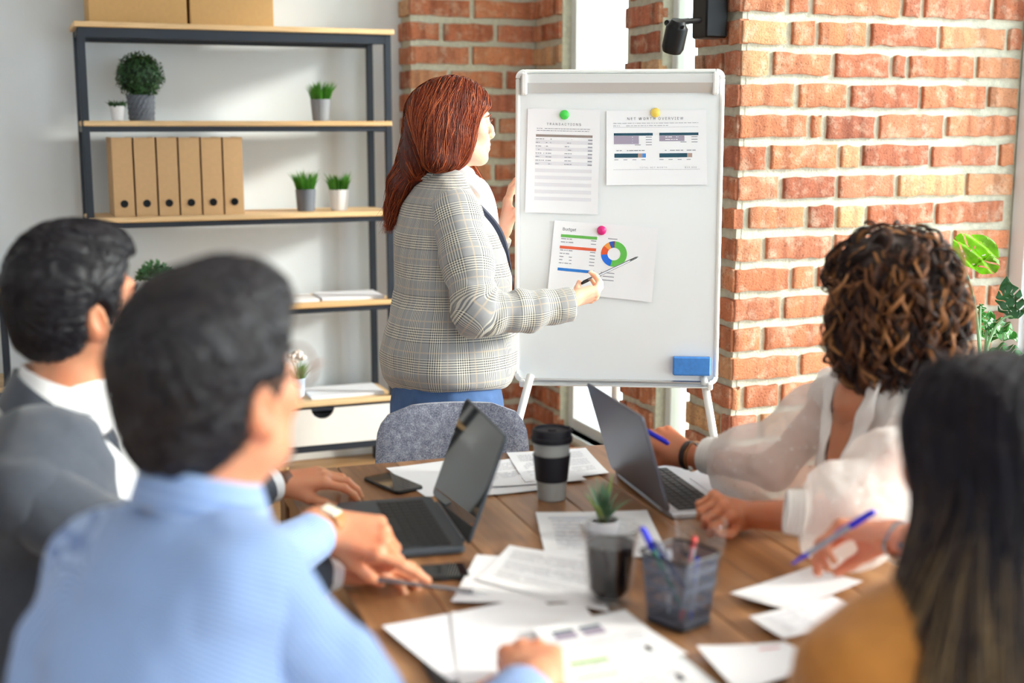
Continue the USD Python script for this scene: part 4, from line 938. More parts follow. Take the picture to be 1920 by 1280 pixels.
# ================================================================== figures: smooth implicit surfaces turned into meshes
def nrm(v): v = np.asarray(v, float); return v / np.linalg.norm(v)
def smin(a, b, k):
    h = np.maximum(k - np.abs(a - b), 0) / k; return np.minimum(a, b) - h * h * k * .25
class Field:
    def __init__(s): s.P = []
    def _add(s, fn, lo, hi, k, op): s.P.append((fn, np.minimum(lo, hi), np.maximum(lo, hi), k, op)); return s
    def cap(s, a, b, ra, rb=None, k=.012, op='+', flat=None):
        a, b = np.asarray(a, float), np.asarray(b, float); rb = ra if rb is None else rb
        A = np.eye(3)
        if flat: n = nrm(flat[0]); A = A + (flat[1] - 1) * np.outer(n, n)
        a_, b_ = A @ a, A @ b; ab = b_ - a_; L2 = max(ab @ ab, 1e-12)
        def fn(p):
            q = p @ A.T.astype(np.float32) if flat else p
            q = q - a_.astype(np.float32); t = np.clip((q @ ab.astype(np.float32)) / np.float32(L2), 0, 1)
            d = np.sqrt(np.maximum((q**2).sum(-1) - 2*t*(q @ ab.astype(np.float32)) + t*t*np.float32(L2), 0)) - (ra + (rb - ra) * t)
            return d / (flat[1]**.5 if flat else 1)
        r = max(ra, rb); return s._add(fn, np.minimum(a, b) - r, np.maximum(a, b) + r, k, op)
    def chain(s, pts, rs, k=.012, op='+', flat=None):
        for i in range(len(pts) - 1): s.cap(pts[i], pts[i+1], rs[i], rs[i+1], k, op, flat)
        return s
    def ell(s, c, r, R=None, k=.012, op='+'):
        c, r = np.asarray(c, float), np.asarray(r, float); R = np.eye(3) if R is None else np.asarray(R, float)
        def fn(p):
            q = (p - c.astype(np.float32)) @ R.astype(np.float32); q1 = np.sqrt(((q / r.astype(np.float32))**2).sum(-1)) + 1e-6; q2 = np.sqrt(((q / (r**2).astype(np.float32))**2).sum(-1)) + 1e-6
            return q1 * (q1 - 1) / q2
        e = np.sqrt(((R * r)**2).sum(1)); return s._add(fn, c - e, c + e, k, op)
    def loft(s, st, side, fwd, k=.02, n=2.3, op='+', ends=(0, 0), endk=.012):
        """st: (centre, half width, half depth) along a nearly straight axis"""
        C = np.array([x[0] for x in st], float); hw = np.array([x[1] for x in st], float); hd = np.array([x[2] for x in st], float)
        ax = nrm(C[-1] - C[0]); S = (C - C[0]) @ ax
        def fn(p):
            t = (p - C[0].astype(np.float32)) @ ax.astype(np.float32)
            c = np.stack([np.interp(t, S, C[:, i]) for i in range(3)], -1); w, d = np.interp(t, S, hw), np.interp(t, S, hd)
            rel = p - c; x, y = np.abs(rel @ side) / w, np.abs(rel @ fwd) / d
            q = (x**n + y**n)**(1/n); D = (q - 1) * np.minimum(w, d)
            e = np.maximum(S[0] - t, t - S[-1]); return -smin(-D, -e, endk)
        r = max(hw.max(), hd.max()) * 1.05; return s._add(fn, C.min(0) - r, C.max(0) + r, k, op)
    def cut(s, c, n, rad, k=.004):
        """removes what lies on the n side of the plane through c, within rad"""
        c, n = np.asarray(c, float), nrm(n)
        def fn(p):
            q = p - c.astype(np.float32); h = q @ n.astype(np.float32); d = np.maximum(-h, np.sqrt(np.maximum((q**2).sum(-1) - h*h, 0)) - rad); return np.maximum(d, h - rad * 1.5)
        return s._add(fn, c - rad*1.8, c + rad*1.8, k, '-')
    def grid(s, h, lo=None, hi=None, only=None):
        ad = [x for x in s.P if x[4] == '+']; lo_ = np.min([x[1] for x in ad], 0) - 4*h; hi_ = np.max([x[2] for x in ad], 0) + 4*h
        lo = lo_ if lo is None else np.maximum(lo, lo_); hi = hi_ if hi is None else np.minimum(hi, hi_)
        n = np.ceil((hi - lo) / h).astype(int) + 1; D = np.full(n, .5, np.float32); ax = [(lo[i] + h*np.arange(n[i])).astype(np.float32) for i in range(3)]
        for fn, a, b, k, op in s.P:
            i0 = np.clip(np.floor((a - k - 4*h - lo) / h).astype(int), 0, n); i1 = np.clip(np.ceil((b + k + 4*h - lo) / h).astype(int) + 1, 0, n)
            if (i1 <= i0).any(): continue
            sl = tuple(slice(x, y) for x, y in zip(i0, i1)); p = np.stack(np.meshgrid(*[ax[i][sl[i]] for i in range(3)], indexing='ij'), -1); d = fn(p).astype(np.float32)
            D[sl] = smin(D[sl], d, k) if op == '+' else -smin(-D[sl], d, k)
        return D, lo
    def mesh(s, h, lo=None, hi=None, sm=0):
        D, o = s.grid(h, lo, hi); return surfnet(D, o, h)
    def val(s, p):
        """distance at scattered points"""
        p = np.asarray(p, np.float32); D = np.full(len(p), .5, np.float32)
        for fn, a, b, k, op in s.P:
            d = fn(p).astype(np.float32); D = smin(D, d, k) if op == '+' else -smin(-D, d, k)
        return D
def surfnet(D, lo, h):
    D = np.where(D == 0, 1e-7, D); S = D < 0; n = np.array(D.shape)
    c = sum(S[i:n[0]-1+i, j:n[1]-1+j, k:n[2]-1+k].astype(np.int8) for i in (0, 1) for j in (0, 1) for k in (0, 1))
    idx = np.argwhere((c > 0) & (c < 8)); N = len(idx); acc, cnt = np.zeros((N, 3)), np.zeros(N)
    cs = np.array([(i, j, k) for i in (0, 1) for j in (0, 1) for k in (0, 1)]); vals = {tuple(q): D[tuple((idx + q).T)] for q in cs}
    for q in cs:
        for a in range(3):
            if q[a]: continue
            r = q.copy(); r[a] = 1; v0, v1 = vals[tuple(q)], vals[tuple(r)]; m = (v0 < 0) != (v1 < 0); t = np.where(m, v0 / np.where(m, v0 - v1, 1), 0)
            pos = np.repeat(q[None].astype(float), N, 0); pos[:, a] = t; acc[m] += pos[m]; cnt += m
    V = (idx + acc / cnt[:, None]); gi = np.full(c.shape, -1, np.int64); gi[tuple(idx.T)] = np.arange(N); F = []
    for a in range(3):
        b, d = (a+1) % 3, (a+2) % 3; s0 = [slice(None)]*3; s1 = [slice(None)]*3; s0[a] = slice(0, n[a]-1); s1[a] = slice(1, n[a])
        A, B = S[tuple(s0)], S[tuple(s1)]; e = np.argwhere(A != B); e = e[(e[:, b] > 0) & (e[:, d] > 0) & (e[:, b] < n[b]-1) & (e[:, d] < n[d]-1)]; q = []
        for ob, od in ((1, 1), (0, 1), (0, 0), (1, 0)): f = e.copy(); f[:, b] -= ob; f[:, d] -= od; q.append(gi[tuple(f.T)])
        q = np.stack(q, 1); fl_ = ~A[tuple(e.T)]; q[fl_] = q[fl_][:, ::-1]; F.append(q)
    F = np.concatenate(F); F = F[(F >= 0).all(1)]
    g = np.gradient(D.astype(np.float32))
    for _ in range(2):
        d = ndimage.map_coordinates(D, V.T, order=1, mode='nearest'); G = np.stack([ndimage.map_coordinates(x, V.T, order=1, mode='nearest') for x in g], 1)
        V = V - np.clip(d / np.maximum((G**2).sum(1), 1e-8), -.5, .5)[:, None] * G * .8
    return V * h + lo, np.vstack([F[:, [0, 1, 2]], F[:, [0, 2, 3]]])
def vnormals(v, f):
    return meshkit.arrays((v, f), True)[2]
def relax(m, n=2, lam=.5):
    v, f = m; i = np.concatenate([f[:, 0], f[:, 1], f[:, 2]]); j = np.concatenate([f[:, 1], f[:, 2], f[:, 0]])
    for _ in range(n):
        acc = np.zeros_like(v); c = np.bincount(i, minlength=len(v)) + np.bincount(j, minlength=len(v))
        for k in range(3): acc[:, k] = np.bincount(i, v[j, k], len(v)) + np.bincount(j, v[i, k], len(v))
        v = v + lam * (acc / np.maximum(c, 1)[:, None] - v)
    return v, f
def wrinkle(m, fn):
    v, f = m; return v + vnormals(v, f) * fn(v)[:, None], f
def folds(v, sc, amp, stretch=(1, 1, 1), seed=0):
    n = meshkit.fbm(v * sc * np.asarray(stretch), 3, seed); return amp * (np.abs(2*n - 1) * 2 - .6)
# -------- heads, hands
def Hframe(c, fwd, pitch=0, roll=0):
    """columns: person's right, forward, up"""
    f = nrm(fwd); r = nrm(np.cross(f, [0, 0, 1.0])); u = np.cross(r, f); R = np.stack([r, f, u], 1) @ rx(pitch) @ ry(roll); return mat4(c, R)
def head_field(Fd, H, s=1.0, fem=False, brow=1.0, neck=None, neckr=.055):
    R, o = H[:3, :3], H[:3, 3]; X = lambda x, y, z: o + R @ (np.array([x, y, z]) * s); q = lambda *a: np.array(a) * s
    Fd.ell(X(0, -.014, .032), q(.076, .097, .086), R, .02)
    Fd.ell(X(0, .030, -.040), q(.060, .060, .078), R, .03)
    for sx in (-1, 1):
        Fd.cap(X(sx*.050, -.004, -.055), X(sx*.018, .062, -.094), .020*s, .018*s, .03)
        Fd.ell(X(sx*.042, .058, -.022), q(.022, .020, .020), R, .025)
    Fd.ell(X(0, .074, -.098), q(.022, .018, .017), R, .02)
    Fd.cap(X(-.028, .081, .024), X(.028, .081, .024), .010*s*brow, None, .018)
    for sx in (-1, 1): Fd.ell(X(sx*.032, .093, .004), q(.018, .012, .011), R, .014, '-')
    for sx in (-1, 1): Fd.ell(X(sx*.032, .076, .004), q(.014, .012, .0125), R, .004)
    Fd.chain([X(0, .086, .014), X(0, .099, -.010), X(0, .109 - .004*fem, -.030 + .002*fem)], [.007*s, .0085*s - .001*fem, .0105*s - .0018*fem], .010)
    for sx in (-1, 1): Fd.ell(X(sx*.012, .098, -.033), q(.008, .010, .008), R, .006)
    Fd.ell(X(0, .081, -.060), q(.030, .016, .022), R, .015)
    Fd.cap(X(-.019, .088, -.058), X(.019, .088, -.058), .0048*s, None, .006); Fd.cap(X(-.008, .093, -.0575), X(.008, .093, -.0575), .0052*s, None, .006)
    Fd.cap(X(-.016, .089, -.070), X(.016, .089, -.070), .0062*s, None, .006)
    Fd.cap(X(-.022, .099, -.0638), X(.022, .099, -.0638), .0022*s, None, .003, '-')
    for sx in (-1, 1):
        E = R @ rz(sx*-.35) @ rx(.12)
        Fd.ell(X(sx*.078, -.010, -.018), q(.0085, .019, .032), E, .006); Fd.ell(X(sx*.088, -.006, -.016), q(.007, .010, .019), E, .005, '-')
        Fd.ell(X(sx*.077, -.003, -.044), q(.006, .009, .010), E, .006)
    if neck is not None: Fd.chain([X(0, -.018, -.060), neck], [neckr*.98, neckr*1.04], .03)
    return X
def face_parts(par, X, R, s, browc, lipc, eyec, lash=False):
    for sx in (-1, 1):
        obj('eye', mv(trimesh.creation.icosphere(3, .0122*s), X(sx*.0315, .0785, .004)), EYEW, par, smooth=True, world=True)
        obj('iris', mv(lathe([(0, 0), (.0056*s, 0), (.0052*s, .0008), (0, .0012)], 16), X(sx*.0315, .0900, .004), R @ rx(-math.pi/2)), eyec, par, smooth=True, world=True)
        obj('eyebrow', tube([X(sx*.016, .0925, .022), X(sx*.032, .0905, .0275), X(sx*.048, .079, .022)], [.0028*s, .0032*s, .0012*s], 8), browc, par, smooth=True, world=True)
        if lash: obj('eyelash', tube([X(sx*.020, .0905, .009), X(sx*.032, .0955, .0135), X(sx*.046, .086, .008)], [.0008, .0022*s, .0010], 8), browc, par, smooth=True, world=True)
    obj('lips', tube([X(-.021, .086, -.064), X(-.009, .0955, -.0585), X(0, .0962, -.060), X(.009, .0955, -.0585), X(.021, .086, -.064)], [.0012, .0042*s, .0040*s, .0042*s, .0012], 10), lipc, par, smooth=True, world=True)
    obj('lips', tube([X(-.020, .086, -.065), X(0, .0955, -.0705), X(.020, .086, -.065)], [.0012, .0054*s, .0012], 10), lipc, par, smooth=True, world=True)
def hand_field(Fd, wrist, fdir, back, side, curls, thumb=(.5, .3, .3), spread=(.10, .03, -.04, -.12), s=1.0, elbow=None, fr=(.027, .040), thumb_out=.75):
    """side=+1: thumb on the frame's +x (x = fdir x back). curls: per finger (knuckle, middle, tip) in radians, index first. Returns the finger tips."""
    y = nrm(fdir); z = np.asarray(back, float); z = nrm(z - y * (z @ y)); x = np.cross(y, z) * side; Rm = np.stack([x, y, z], 1)
    P = lambda a, b, c: np.asarray(wrist, float) + Rm @ (np.array([a, b, c]) * s)
    kn = [P(.030, .086, .004), P(.009, .091, .007), P(-.012, .087, .005), P(-.031, .077, .0)]
    ln = [(.043, .026, .021), (.047, .029, .022), (.043, .027, .021), (.034, .021, .019)]; rr = [(.0098, .0090, .0078), (.0100, .0092, .0080), (.0096, .0086, .0076), (.0084, .0076, .0068)]
    for i, w0 in enumerate((.020, .008, -.008, -.020)): Fd.cap(P(w0, .010, 0), kn[i], .0150*s, .0112*s, .016)
    Fd.cap(P(.018, .02, -.010), P(.026, .055, -.012), .014*s, .012*s, .012); Fd.cap(P(-.022, .02, -.009), P(-.026, .06, -.008), .013*s, .011*s, .012)
    tips = []
    for i in range(4):
        d = nrm(Rm @ np.array([math.sin(spread[i]), math.cos(spread[i]), 0])); ax = nrm(np.cross(d, Rm[:, 2])); p = kn[i]; a = 0
        for k in range(3):
            a += curls[i][k]; v = d * math.cos(a) - Rm[:, 2] * math.sin(a); q = p + v * ln[i][k] * s
            Fd.cap(p, q, rr[i][k]*s*1.02, (rr[i][k+1] if k < 2 else rr[i][2]*.92)*s, .0045); 
            if k == 0: Fd.ell(p + Rm[:, 2]*.002*s, np.ones(3)*rr[i][0]*1.12*s, None, .006)
            p = q
        tips.append(p)
    b0, b1 = P(.020, .016, -.008), P(.020 + .036*thumb_out, .050, -.012 - .020*thumb[0]); Fd.cap(b0, b1, .0150*s, .0122*s, .014)
    dv = nrm(Rm @ np.array([math.sin(.55*thumb_out) - thumb[1]*.6, math.cos(.55*thumb_out), -thumb[0]])); b2 = b1 + dv*.033*s; Fd.cap(b1, b2, .0118*s, .0102*s, .006)
    dv2 = nrm(dv + Rm @ np.array([-thumb[2], .0, -thumb[2]*.5])); b3 = b2 + dv2*.027*s; Fd.cap(b2, b3, .0102*s, .0082*s, .005); tips.append(b3)
    Fd.cap(P(0, -.01, 0), P(0, .012, 0), fr[0]*s*.92, .024*s, .014, flat=(Rm[:, 2], 1.35))
    if elbow is not None: Fd.cap(P(0, -.012, 0), np.asarray(elbow, float), fr[0]*s, fr[1]*s, .02, flat=None)
    return tips, P, Rm
SKN = {}
def skin(name, c, blush=(1.06, .86, .80)):
    c = np.array(lin(c)); 
    return material(name, {'t': ('texture_coordinate', {}), 'n': ('noise_texture', dict(scale=22, detail=3)), 'n2': ('noise_texture', dict(scale=380, detail=2)), 'r': ('rgb_ramp', {'ramp': [(.35, tuple(c)), (.68, tuple(np.clip(c*np.array(blush), 0, 1)))]}), 'b': ('bump', dict(strength=.12, distance=.001)),
        'p': ('principled_bsdf', dict(roughness=.48, subsurface_weight=.25, subsurface_scale=.006, subsurface_radius=(1, .35, .18), specular_ior_level=.4))},
        [('t.object', 'n.vector'), ('t.object', 'n2.vector'), ('n.fac', 'r.fac'), ('r.color', 'p.base_color'), ('n2.fac', 'b.height'), ('b.normal', 'p.normal')], 'p.BSDF')
EYEW = pm('eye_white', (236, 232, 228), .15); IRIS = pm('iris_brown', (62, 40, 26), .15)
def hairmat(name, cols, rough=.42, zr=None):
    """one material per tone; zr=(z0, z1, cols2): dyed ends, blended in below z1 down to z0"""
    out = []
    for i, c in enumerate(cols):
        n = {'p': ('principled_bsdf', dict(base_color=lin(c), roughness=rough, specular_ior_level=.25))}; L = []
        if zr:
            n.update({'g': ('geometry', {}), 'x': ('separate_xyz', {}), 'mr': ('map_range', dict(from_min=zr[1] + .03*(i % 3 - 1), from_max=zr[0], clamp=True)), 'm': ('mix_color', dict(a=lin(c), b=lin(zr[2][i % len(zr[2])])))})
            L = [('g.position', 'x.vector'), ('x.z', 'mr.value'), ('mr.result', 'm.fac'), ('m.result', 'p.base_color')]
        out.append(material('%s_%d' % (name, i), n, L, 'p.BSDF'))
    return out
def tress(name, S, w0, w1, mats, parent, seed=0, clump=1):
    """strands shared out over the tones, each tone one part"""
    g = np.random.default_rng(seed); pick = np.repeat(g.integers(0, len(mats), len(S)//clump + 1), clump)[:len(S)]
    for i, m in enumerate(mats):
        q = [s for s, k in zip(S, pick) if k == i]
        if q: curves(name, q, np.concatenate([np.linspace(w0, w1, len(s)) for s in q]), m, parent, kind='stuff')
def flow_strands(Fd, h, starts, dirfn, steps, step, lift, seed=0, stop=None, wig=0.0):
    """strands that run over a field's surface: starts (n,3), direction dirfn(p, t), kept at distance `lift`"""
    D, lo = Fd.grid(h); g = np.stack(np.gradient(D, h)); gr = np.random.default_rng(seed); p = np.array(starts, float); n = len(p); off = gr.uniform(lift[0], lift[1], n); out = [p.copy()]
    jit = gr.normal(0, wig, (n, 3))
    def smp(p):
        q = ((p - lo) / h).T; d = ndimage.map_coordinates(D, q, order=1, mode='nearest'); G = np.stack([ndimage.map_coordinates(x, q, order=1, mode='nearest') for x in g], 1); return d, G / np.maximum(np.linalg.norm(G, axis=1), 1e-6)[:, None]
    for it in range(2): d, G = smp(p); p = p - (np.clip(d - off, -.03, .03))[:, None] * G
    out = [p.copy()]
    for t in range(steps):
        d, G = smp(p); v = dirfn(p, t / steps) + jit; v = v - G * (v * G).sum(1)[:, None] * (np.abs(d) < .03)[:, None]; v /= np.maximum(np.linalg.norm(v, axis=1), 1e-6)[:, None]
        p = p + v * step; d, G = smp(p); p = p - (np.clip(d - off, -.012, .012) * (np.abs(d) < .05))[:, None] * G; out.append(p.copy())
    return np.stack(out, 1)
def surf_points(m, n, seed, ok=None):
    v, f = m; g = np.random.default_rng(seed); a = np.linalg.norm(np.cross(v[f[:, 1]] - v[f[:, 0]], v[f[:, 2]] - v[f[:, 0]]), axis=1)
    if ok is not None: a = a * ok(v[f].mean(1))
    i = g.choice(len(f), n, p=a / a.sum()); u = g.dirichlet((1, 1, 1), n); return (v[f[i]] * u[..., None]).sum(1)
def project(Fd, p, off=0.0, it=6):
    p = np.array(p, float); e = .002
    for _ in range(it):
        d = Fd.val(p); G = np.stack([(Fd.val(p + e*np.eye(3)[k]) - Fd.val(p - e*np.eye(3)[k])) / (2*e) for k in range(3)], 1); G /= np.maximum(np.linalg.norm(G, axis=1), 1e-6)[:, None]; p = p - (d - off)[:, None] * G * .8
    return p, G
def strip(par, name, Fd, path, w0, w1, mt, off=.003, th=.006, n=30, sidev=None, flip=1, wave=0.0, uvs=None):
    """a flat band of cloth lying on a field's surface: path is one edge, w0/w1 its width at both ends (lists allowed)"""
    c, G = project(Fd, spline(path, n), off); t = np.gradient(c, axis=0); t /= np.linalg.norm(t, axis=1)[:, None]; o = np.cross(t, G) * flip; w = np.interp(np.linspace(0, 1, n), np.linspace(0, 1, len(w0)), w0)
    V, F = [], []; m = 5; C = []
    for k in range(m): C.append(project(Fd, c + o * (w * k / (m - 1))[:, None], off)[0] + G * (wave * np.sin(np.arange(n) * .9 + k))[:, None])
    C = np.stack(C, 1)
    for i in range(n):
        for k in range(m): V.append(C[i, k])
        for k in range(m)[::-1]: V.append(C[i, k] + G[i] * th * (1 if 0 < k < m - 1 else .55))
    r = 2*m
    for i in range(n - 1):
        for k in range(r): a, b = i*r + k, i*r + (k+1) % r; F += [(a, b, b + r), (a, b + r, a + r)]
    return obj(name, (np.array(V), np.array(F)), mt, par, smooth=60, world=True)
def person(label, base): return thing('person', label, 'person', base)
def uv_torso(v, c, side, fwd, ax, r=.17):
    q = v - c; return np.stack([np.arctan2(q @ side, -(q @ fwd)) * r, q @ ax], 1)
def uv_limb(v, pts, ref, r=.06):
    """around and along a polyline"""
    P = np.asarray(pts, float); wt = np.zeros(len(v)); S = np.zeros(len(v)); UC = np.zeros((len(v), 2)); s0 = 0
    for i in range(len(P) - 1):
        ab = P[i+1] - P[i]; L = np.linalg.norm(ab); ab = ab / L; t = (v - P[i]) @ ab; c = P[i] + np.clip(t, 0, L)[:, None] * ab; d = np.linalg.norm(v - c, axis=1); w = 1 / np.maximum(d, .004)**10
        e1 = nrm(np.asarray(ref) - ab * (np.asarray(ref) @ ab)); e2 = np.cross(ab, e1); q = v - c; a = np.arctan2(q @ e2, q @ e1); S += w * (s0 + t); UC += w[:, None] * np.stack([np.cos(a), np.sin(a)], 1); wt += w; s0 += L
    return np.stack([np.arctan2(UC[:, 1], UC[:, 0]) * r, S / wt], 1)

# ================================================================== the presenter
def plaid(name):
    """Glen check on the mesh's uv (metres)"""
    per, st = .084, .0068
    n = {'u': ('uvmap', {}), 's': ('separate_xyz', {}), 'n': ('noise_texture', dict(scale=900, detail=1)), 'p': ('principled_bsdf', dict(roughness=.9, sheen_weight=.25)), 'b': ('bump', dict(strength=.25, distance=.001))}; L = [('u.UV', 's.vector')]
    def band(ax, period, lo, hi, nm):
        n[nm+'d'] = ('math', dict(math_type='divide', value2=period)); n[nm+'f'] = ('math', dict(math_type='fraction')); n[nm+'a'] = ('math', dict(math_type='greater_than', value2=lo)); n[nm+'c'] = ('math', dict(math_type='less_than', value2=hi)); n[nm] = ('math', dict(math_type='multiply'))
        n[nm+'o'] = ('math', dict(math_type='add', value2=50*period)); L.extend([('s.'+ax, nm+'o.value1'), (nm+'o.value', nm+'d.value1'), (nm+'d.value', nm+'f.value1'), (nm+'f.value', nm+'a.value1'), (nm+'f.value', nm+'c.value1'), (nm+'a.value', nm+'.value1'), (nm+'c.value', nm+'.value2')])
    band('x', per, .02, .52, 'bx'); band('y', per, .02, .52, 'by'); band('x', st, -.1, .5, 'sx'); band('y', st, -.1, .5, 'sy'); band('x', per, .70, .745, 'tx'); band('y', per, .70, .745, 'ty')
    for a in 'xy':
        n['m'+a] = ('mix_color', dict(a=lin((158, 158, 160)), b=lin((158, 158, 160))))
        n['k'+a] = ('mix_color', dict(a=lin((226, 220, 204)), b=lin((70, 72, 80)))); n['j'+a] = ('mix_color', dict(a=lin((150, 150, 152))))
        L += [('s'+a+'.value', 'k'+a+'.fac'), ('b'+a+'.value', 'j'+a+'.fac'), ('k'+a+'.result', 'j'+a+'.b')]
    n['w'] = ('mix_color', dict(fac=.5)); L += [('jx.result', 'w.a'), ('jy.result', 'w.b')]
    n['tm'] = ('math', dict(math_type='maximum')); L += [('tx.value', 'tm.value1'), ('ty.value', 'tm.value2')]; n['ts'] = ('math', dict(math_type='multiply', value2=.35)); L += [('tm.value', 'ts.value1')]
    n['z'] = ('mix_color', dict(b=lin((214, 184, 150)))); L += [('w.result', 'z.a'), ('ts.value', 'z.fac'), ('z.result', 'p.base_color'), ('n.fac', 'b.height'), ('b.normal', 'p.normal')]
    return material(name, n, L, 'p.BSDF')
PLAID = plaid('glen_check'); DENIM = pm('blue_denim', (66, 96, 142), .85, vary=.22, scale=14, bump=.3, bscale=900); SHIRTW = pm('white_shirt', (238, 238, 240), .8); LINING = pm('navy_lining', (34, 40, 62), .7); SHOE = pm('black_shoe', (22, 22, 24), .4)
SK_F = skin('skin_fair', (236, 190, 164), (1.02, .88, .84)); BROWR = pm('auburn_brow', (110, 58, 38), .7); LIPR = pm('lip_rose', (196, 108, 100), .4)
def build_presenter():
    D0 = 3.75; fw = nrm(RI*math.cos(.42) + F0*math.sin(.42)); lf = np.cross(ZZ, fw); rt = -lf
    W0 = lambda x, y, d=D0: W(x, y, d)
    base = W0(842, 760); base = np.array([base[0], base[1], 0]); P = person('red haired person standing in a grey checked blazer, pointing a pen at the flip chart', base)
    # ---- blazer body
    rows_ = [(733, 742, 952), (700, 718, 966), (660, 713, 969), (610, 724, 966), (565, 738, 962), (520, 742, 957), (480, 739, 946), (440, 738, 926), (405, 741, 900), (375, 748, 884), (350, 762, 872), (330, 785, 862), (318, 800, 852)]
    hwid = [.205, .205, .20, .185, .172, .172, .178, .186, .190, .178, .150, .105, .070]
    st = []
    for (y, a, b), w in zip(rows_, hwid):
        h = (b - a) / 2 / (FPX / D0); d = math.sqrt(max(h*h - (w*math.sin(.42))**2, .0004)) / math.cos(.42); st.append((W0((a + b)/2, y), w, max(d, .045)))
    rsh, lsh = W(852, 398, 3.60), W(826, 384, 3.90); rel, rwr = W(893, 588, 3.50), W(1072, 570, 3.60); lel, lwr = W(898, 505, 4.04), W(938, 440, 3.985)
    B = Field(); B.loft(st, rt, fw, .03, 2.25, endk=.03)
    B.cap(rsh + [0, 0, -.005], st[9][0] + rt*.06, .066, .05, .05); B.cap(lsh, st[9][0] - rt*.06, .062, .05, .05)
    B.cap(W(846, 352, 3.72), W(874, 372, 3.80), .035, .035, .04)
    nk = W0(842, 322)
    B.cap(nk + [0, 0, -.012], nk + [0, 0, .09] + fw*.03, .052, .080, .012, '-')            # neck hole
    B.cap(W(912, 362, 3.80), W(880, 318, 3.78), .026, .05, .02, '-')
    m = relax(B.mesh(.0085), 1)
    fr = lambda v: folds(v, 9, .0045, (1, 1, .7), 3) + .004 * np.sin((v[:, 2] - .9) * 46 + 14 * (v @ rt)) * np.exp(-((v[:, 2] - 1.045) / .055)**2)
    m = wrinkle(m, fr); c0 = st[0][0]
    obj('blazer_body', m, PLAID, P, True, uv_torso(m[0], c0 + 0*ZZ, rt, fw, ZZ, .2), world=True)
    # ---- sleeves
    def sleeve(nm, pts, rs, cutn, ref, seed, amp=.006):
        S = Field(); S.chain(pts, rs, .035); S.cut(pts[-1], cutn, .13)
        m = relax(S.mesh(.006), 1); el = pts[len(pts)//2]
        def fn(v):
            d = np.linalg.norm(v - el, axis=1); uv = uv_limb(v, pts, ref)
            return folds(v, 13, .003, (1, 1, 1), seed) + amp * np.sin(uv[:, 1]*105 + 1.6*np.sin(uv[:, 0]*34)) * np.exp(-(d / .085)**2) + .0035*np.sin(uv[:, 1]*80 + uv[:, 0]*22) * np.exp(-((uv[:, 1] - uv[:, 1].max() + .12) / .08)**2)
        m = wrinkle(m, fn); s = obj(nm, m, PLAID, P, True, uv_limb(m[0], pts, ref, .062), world=True); return s
    sl = sleeve('sleeve', [rsh, (rsh*.5 + rel*.5) + RI*.006, rel, (rel + rwr)/2 + [0, 0, -.006], rwr], [.074, .069, .061, .053, .050], rwr - rel, -F0, 5)
    sleeve('sleeve', [lsh, lel, lwr], [.068, .056, .043], lwr - lel, -F0, 6)
    for k in range(2):
        c = rwr - nrm(rwr - rel) * (.022 + .02*k) - F0*.030 - ZZ*.036; obj('cuff_button', mv(lathe([(0, 0), (.0062, 0), (.0066, .0015), (.005, .0026), (0, .0022)], 14), c, np.stack([RI, np.cross(nrm(-F0*.62 - ZZ*.78), RI), nrm(-F0*.62 - ZZ*.78)], 1)), METAL_B, sl, world=True, smooth=30)
    # ---- lapel, lining edge, collar
    ed = spline([W(876, 356, 3.70), W(906, 394, 3.71), W(936, 432, 3.73), W(955, 490, 3.745), W(966, 560, 3.75)], 26)
    V, F = [], []
    for i, q in enumerate(ed):
        t = i/25; w = .018 * math.sin(math.pi*min(1, t*1.15 + .12))**.6 + .004; o = nrm(RI*.8 + F0*.35 - ZZ*.1)
        V += [q - o*w*.6 - F0*.012, q + o*w*.25 - F0*.016, q + o*w*.5 + F0*.010, q - o*w*.2 + F0*.02]
        if i:
            a = 4*(i-1)
            for k in range(4): F += [(a+k, a+(k+1) % 4, a+4+(k+1) % 4), (a+k, a+4+(k+1) % 4, a+4+k)]
    obj('lapel_edge', (np.array(V), np.array(F)), LINING, P, smooth=50, world=True)
    V = []; F = []; uvv = []
    cl = spline([W(778, 318, 3.78), W(800, 318, 3.70), W(836, 326, 3.665), W(872, 348, 3.68), W(902, 386, 3.70)], 22); lo = spline([W(768, 332, 3.78), W(792, 337, 3.69), W(832, 350, 3.650), W(868, 376, 3.66), W(898, 398, 3.69)], 22)
    for i in range(22):
        a, b = cl[i], lo[i]; up = a + F0*.010 + [0, 0, .004]
        V += [up, a, b, b + F0*.012]; L_ = i*.012; uvv += [(L_, -.01), (L_, 0), (L_, .03), (L_, .04)]
        if i: k = 4*(i-1); F += [(k+q, k+q+1, k+5+q) for q in range(3)] + [(k+q, k+5+q, k+4+q) for q in range(3)]
    obj('blazer_collar', (np.array(V), np.array(F)), PLAID, P, True, np.array(uvv), world=True)
    C = Field(); C.chain([W(842, 316, 3.72), W(874, 330, 3.72), W(898, 360, 3.735)], [.030, .026, .012], .01, flat=(F0*.8 + ZZ*.3, 1.2)); C.cap(W(884, 344, 3.76), W(906, 392, 3.79), .03, .03, .02)
    C.ell(W(892, 430, 3.86), (.07, .07, .16), None, .02)
    obj('shirt', C.mesh(.006), SHIRTW, P, True, world=True)
    # ---- head, neck, hands
    H = Hframe(W(858, 231, 3.72), RI*math.cos(.26) + F0*math.sin(.26), -.04); R = H[:3, :3]; s = 1.0
    K = Field(); X = head_field(K, H, s, True, .7, W(836, 345, 3.75), .050); K.cap(W(838, 335, 3.75), W(850, 372, 3.78), .05, .06, .03)
    hm = K.mesh(.0032)
    A = Field(); hd = nrm(W(1140, 545, 3.68) - W(1066, 566, 3.61)); bk = -F0*.62 - ZZ*.75
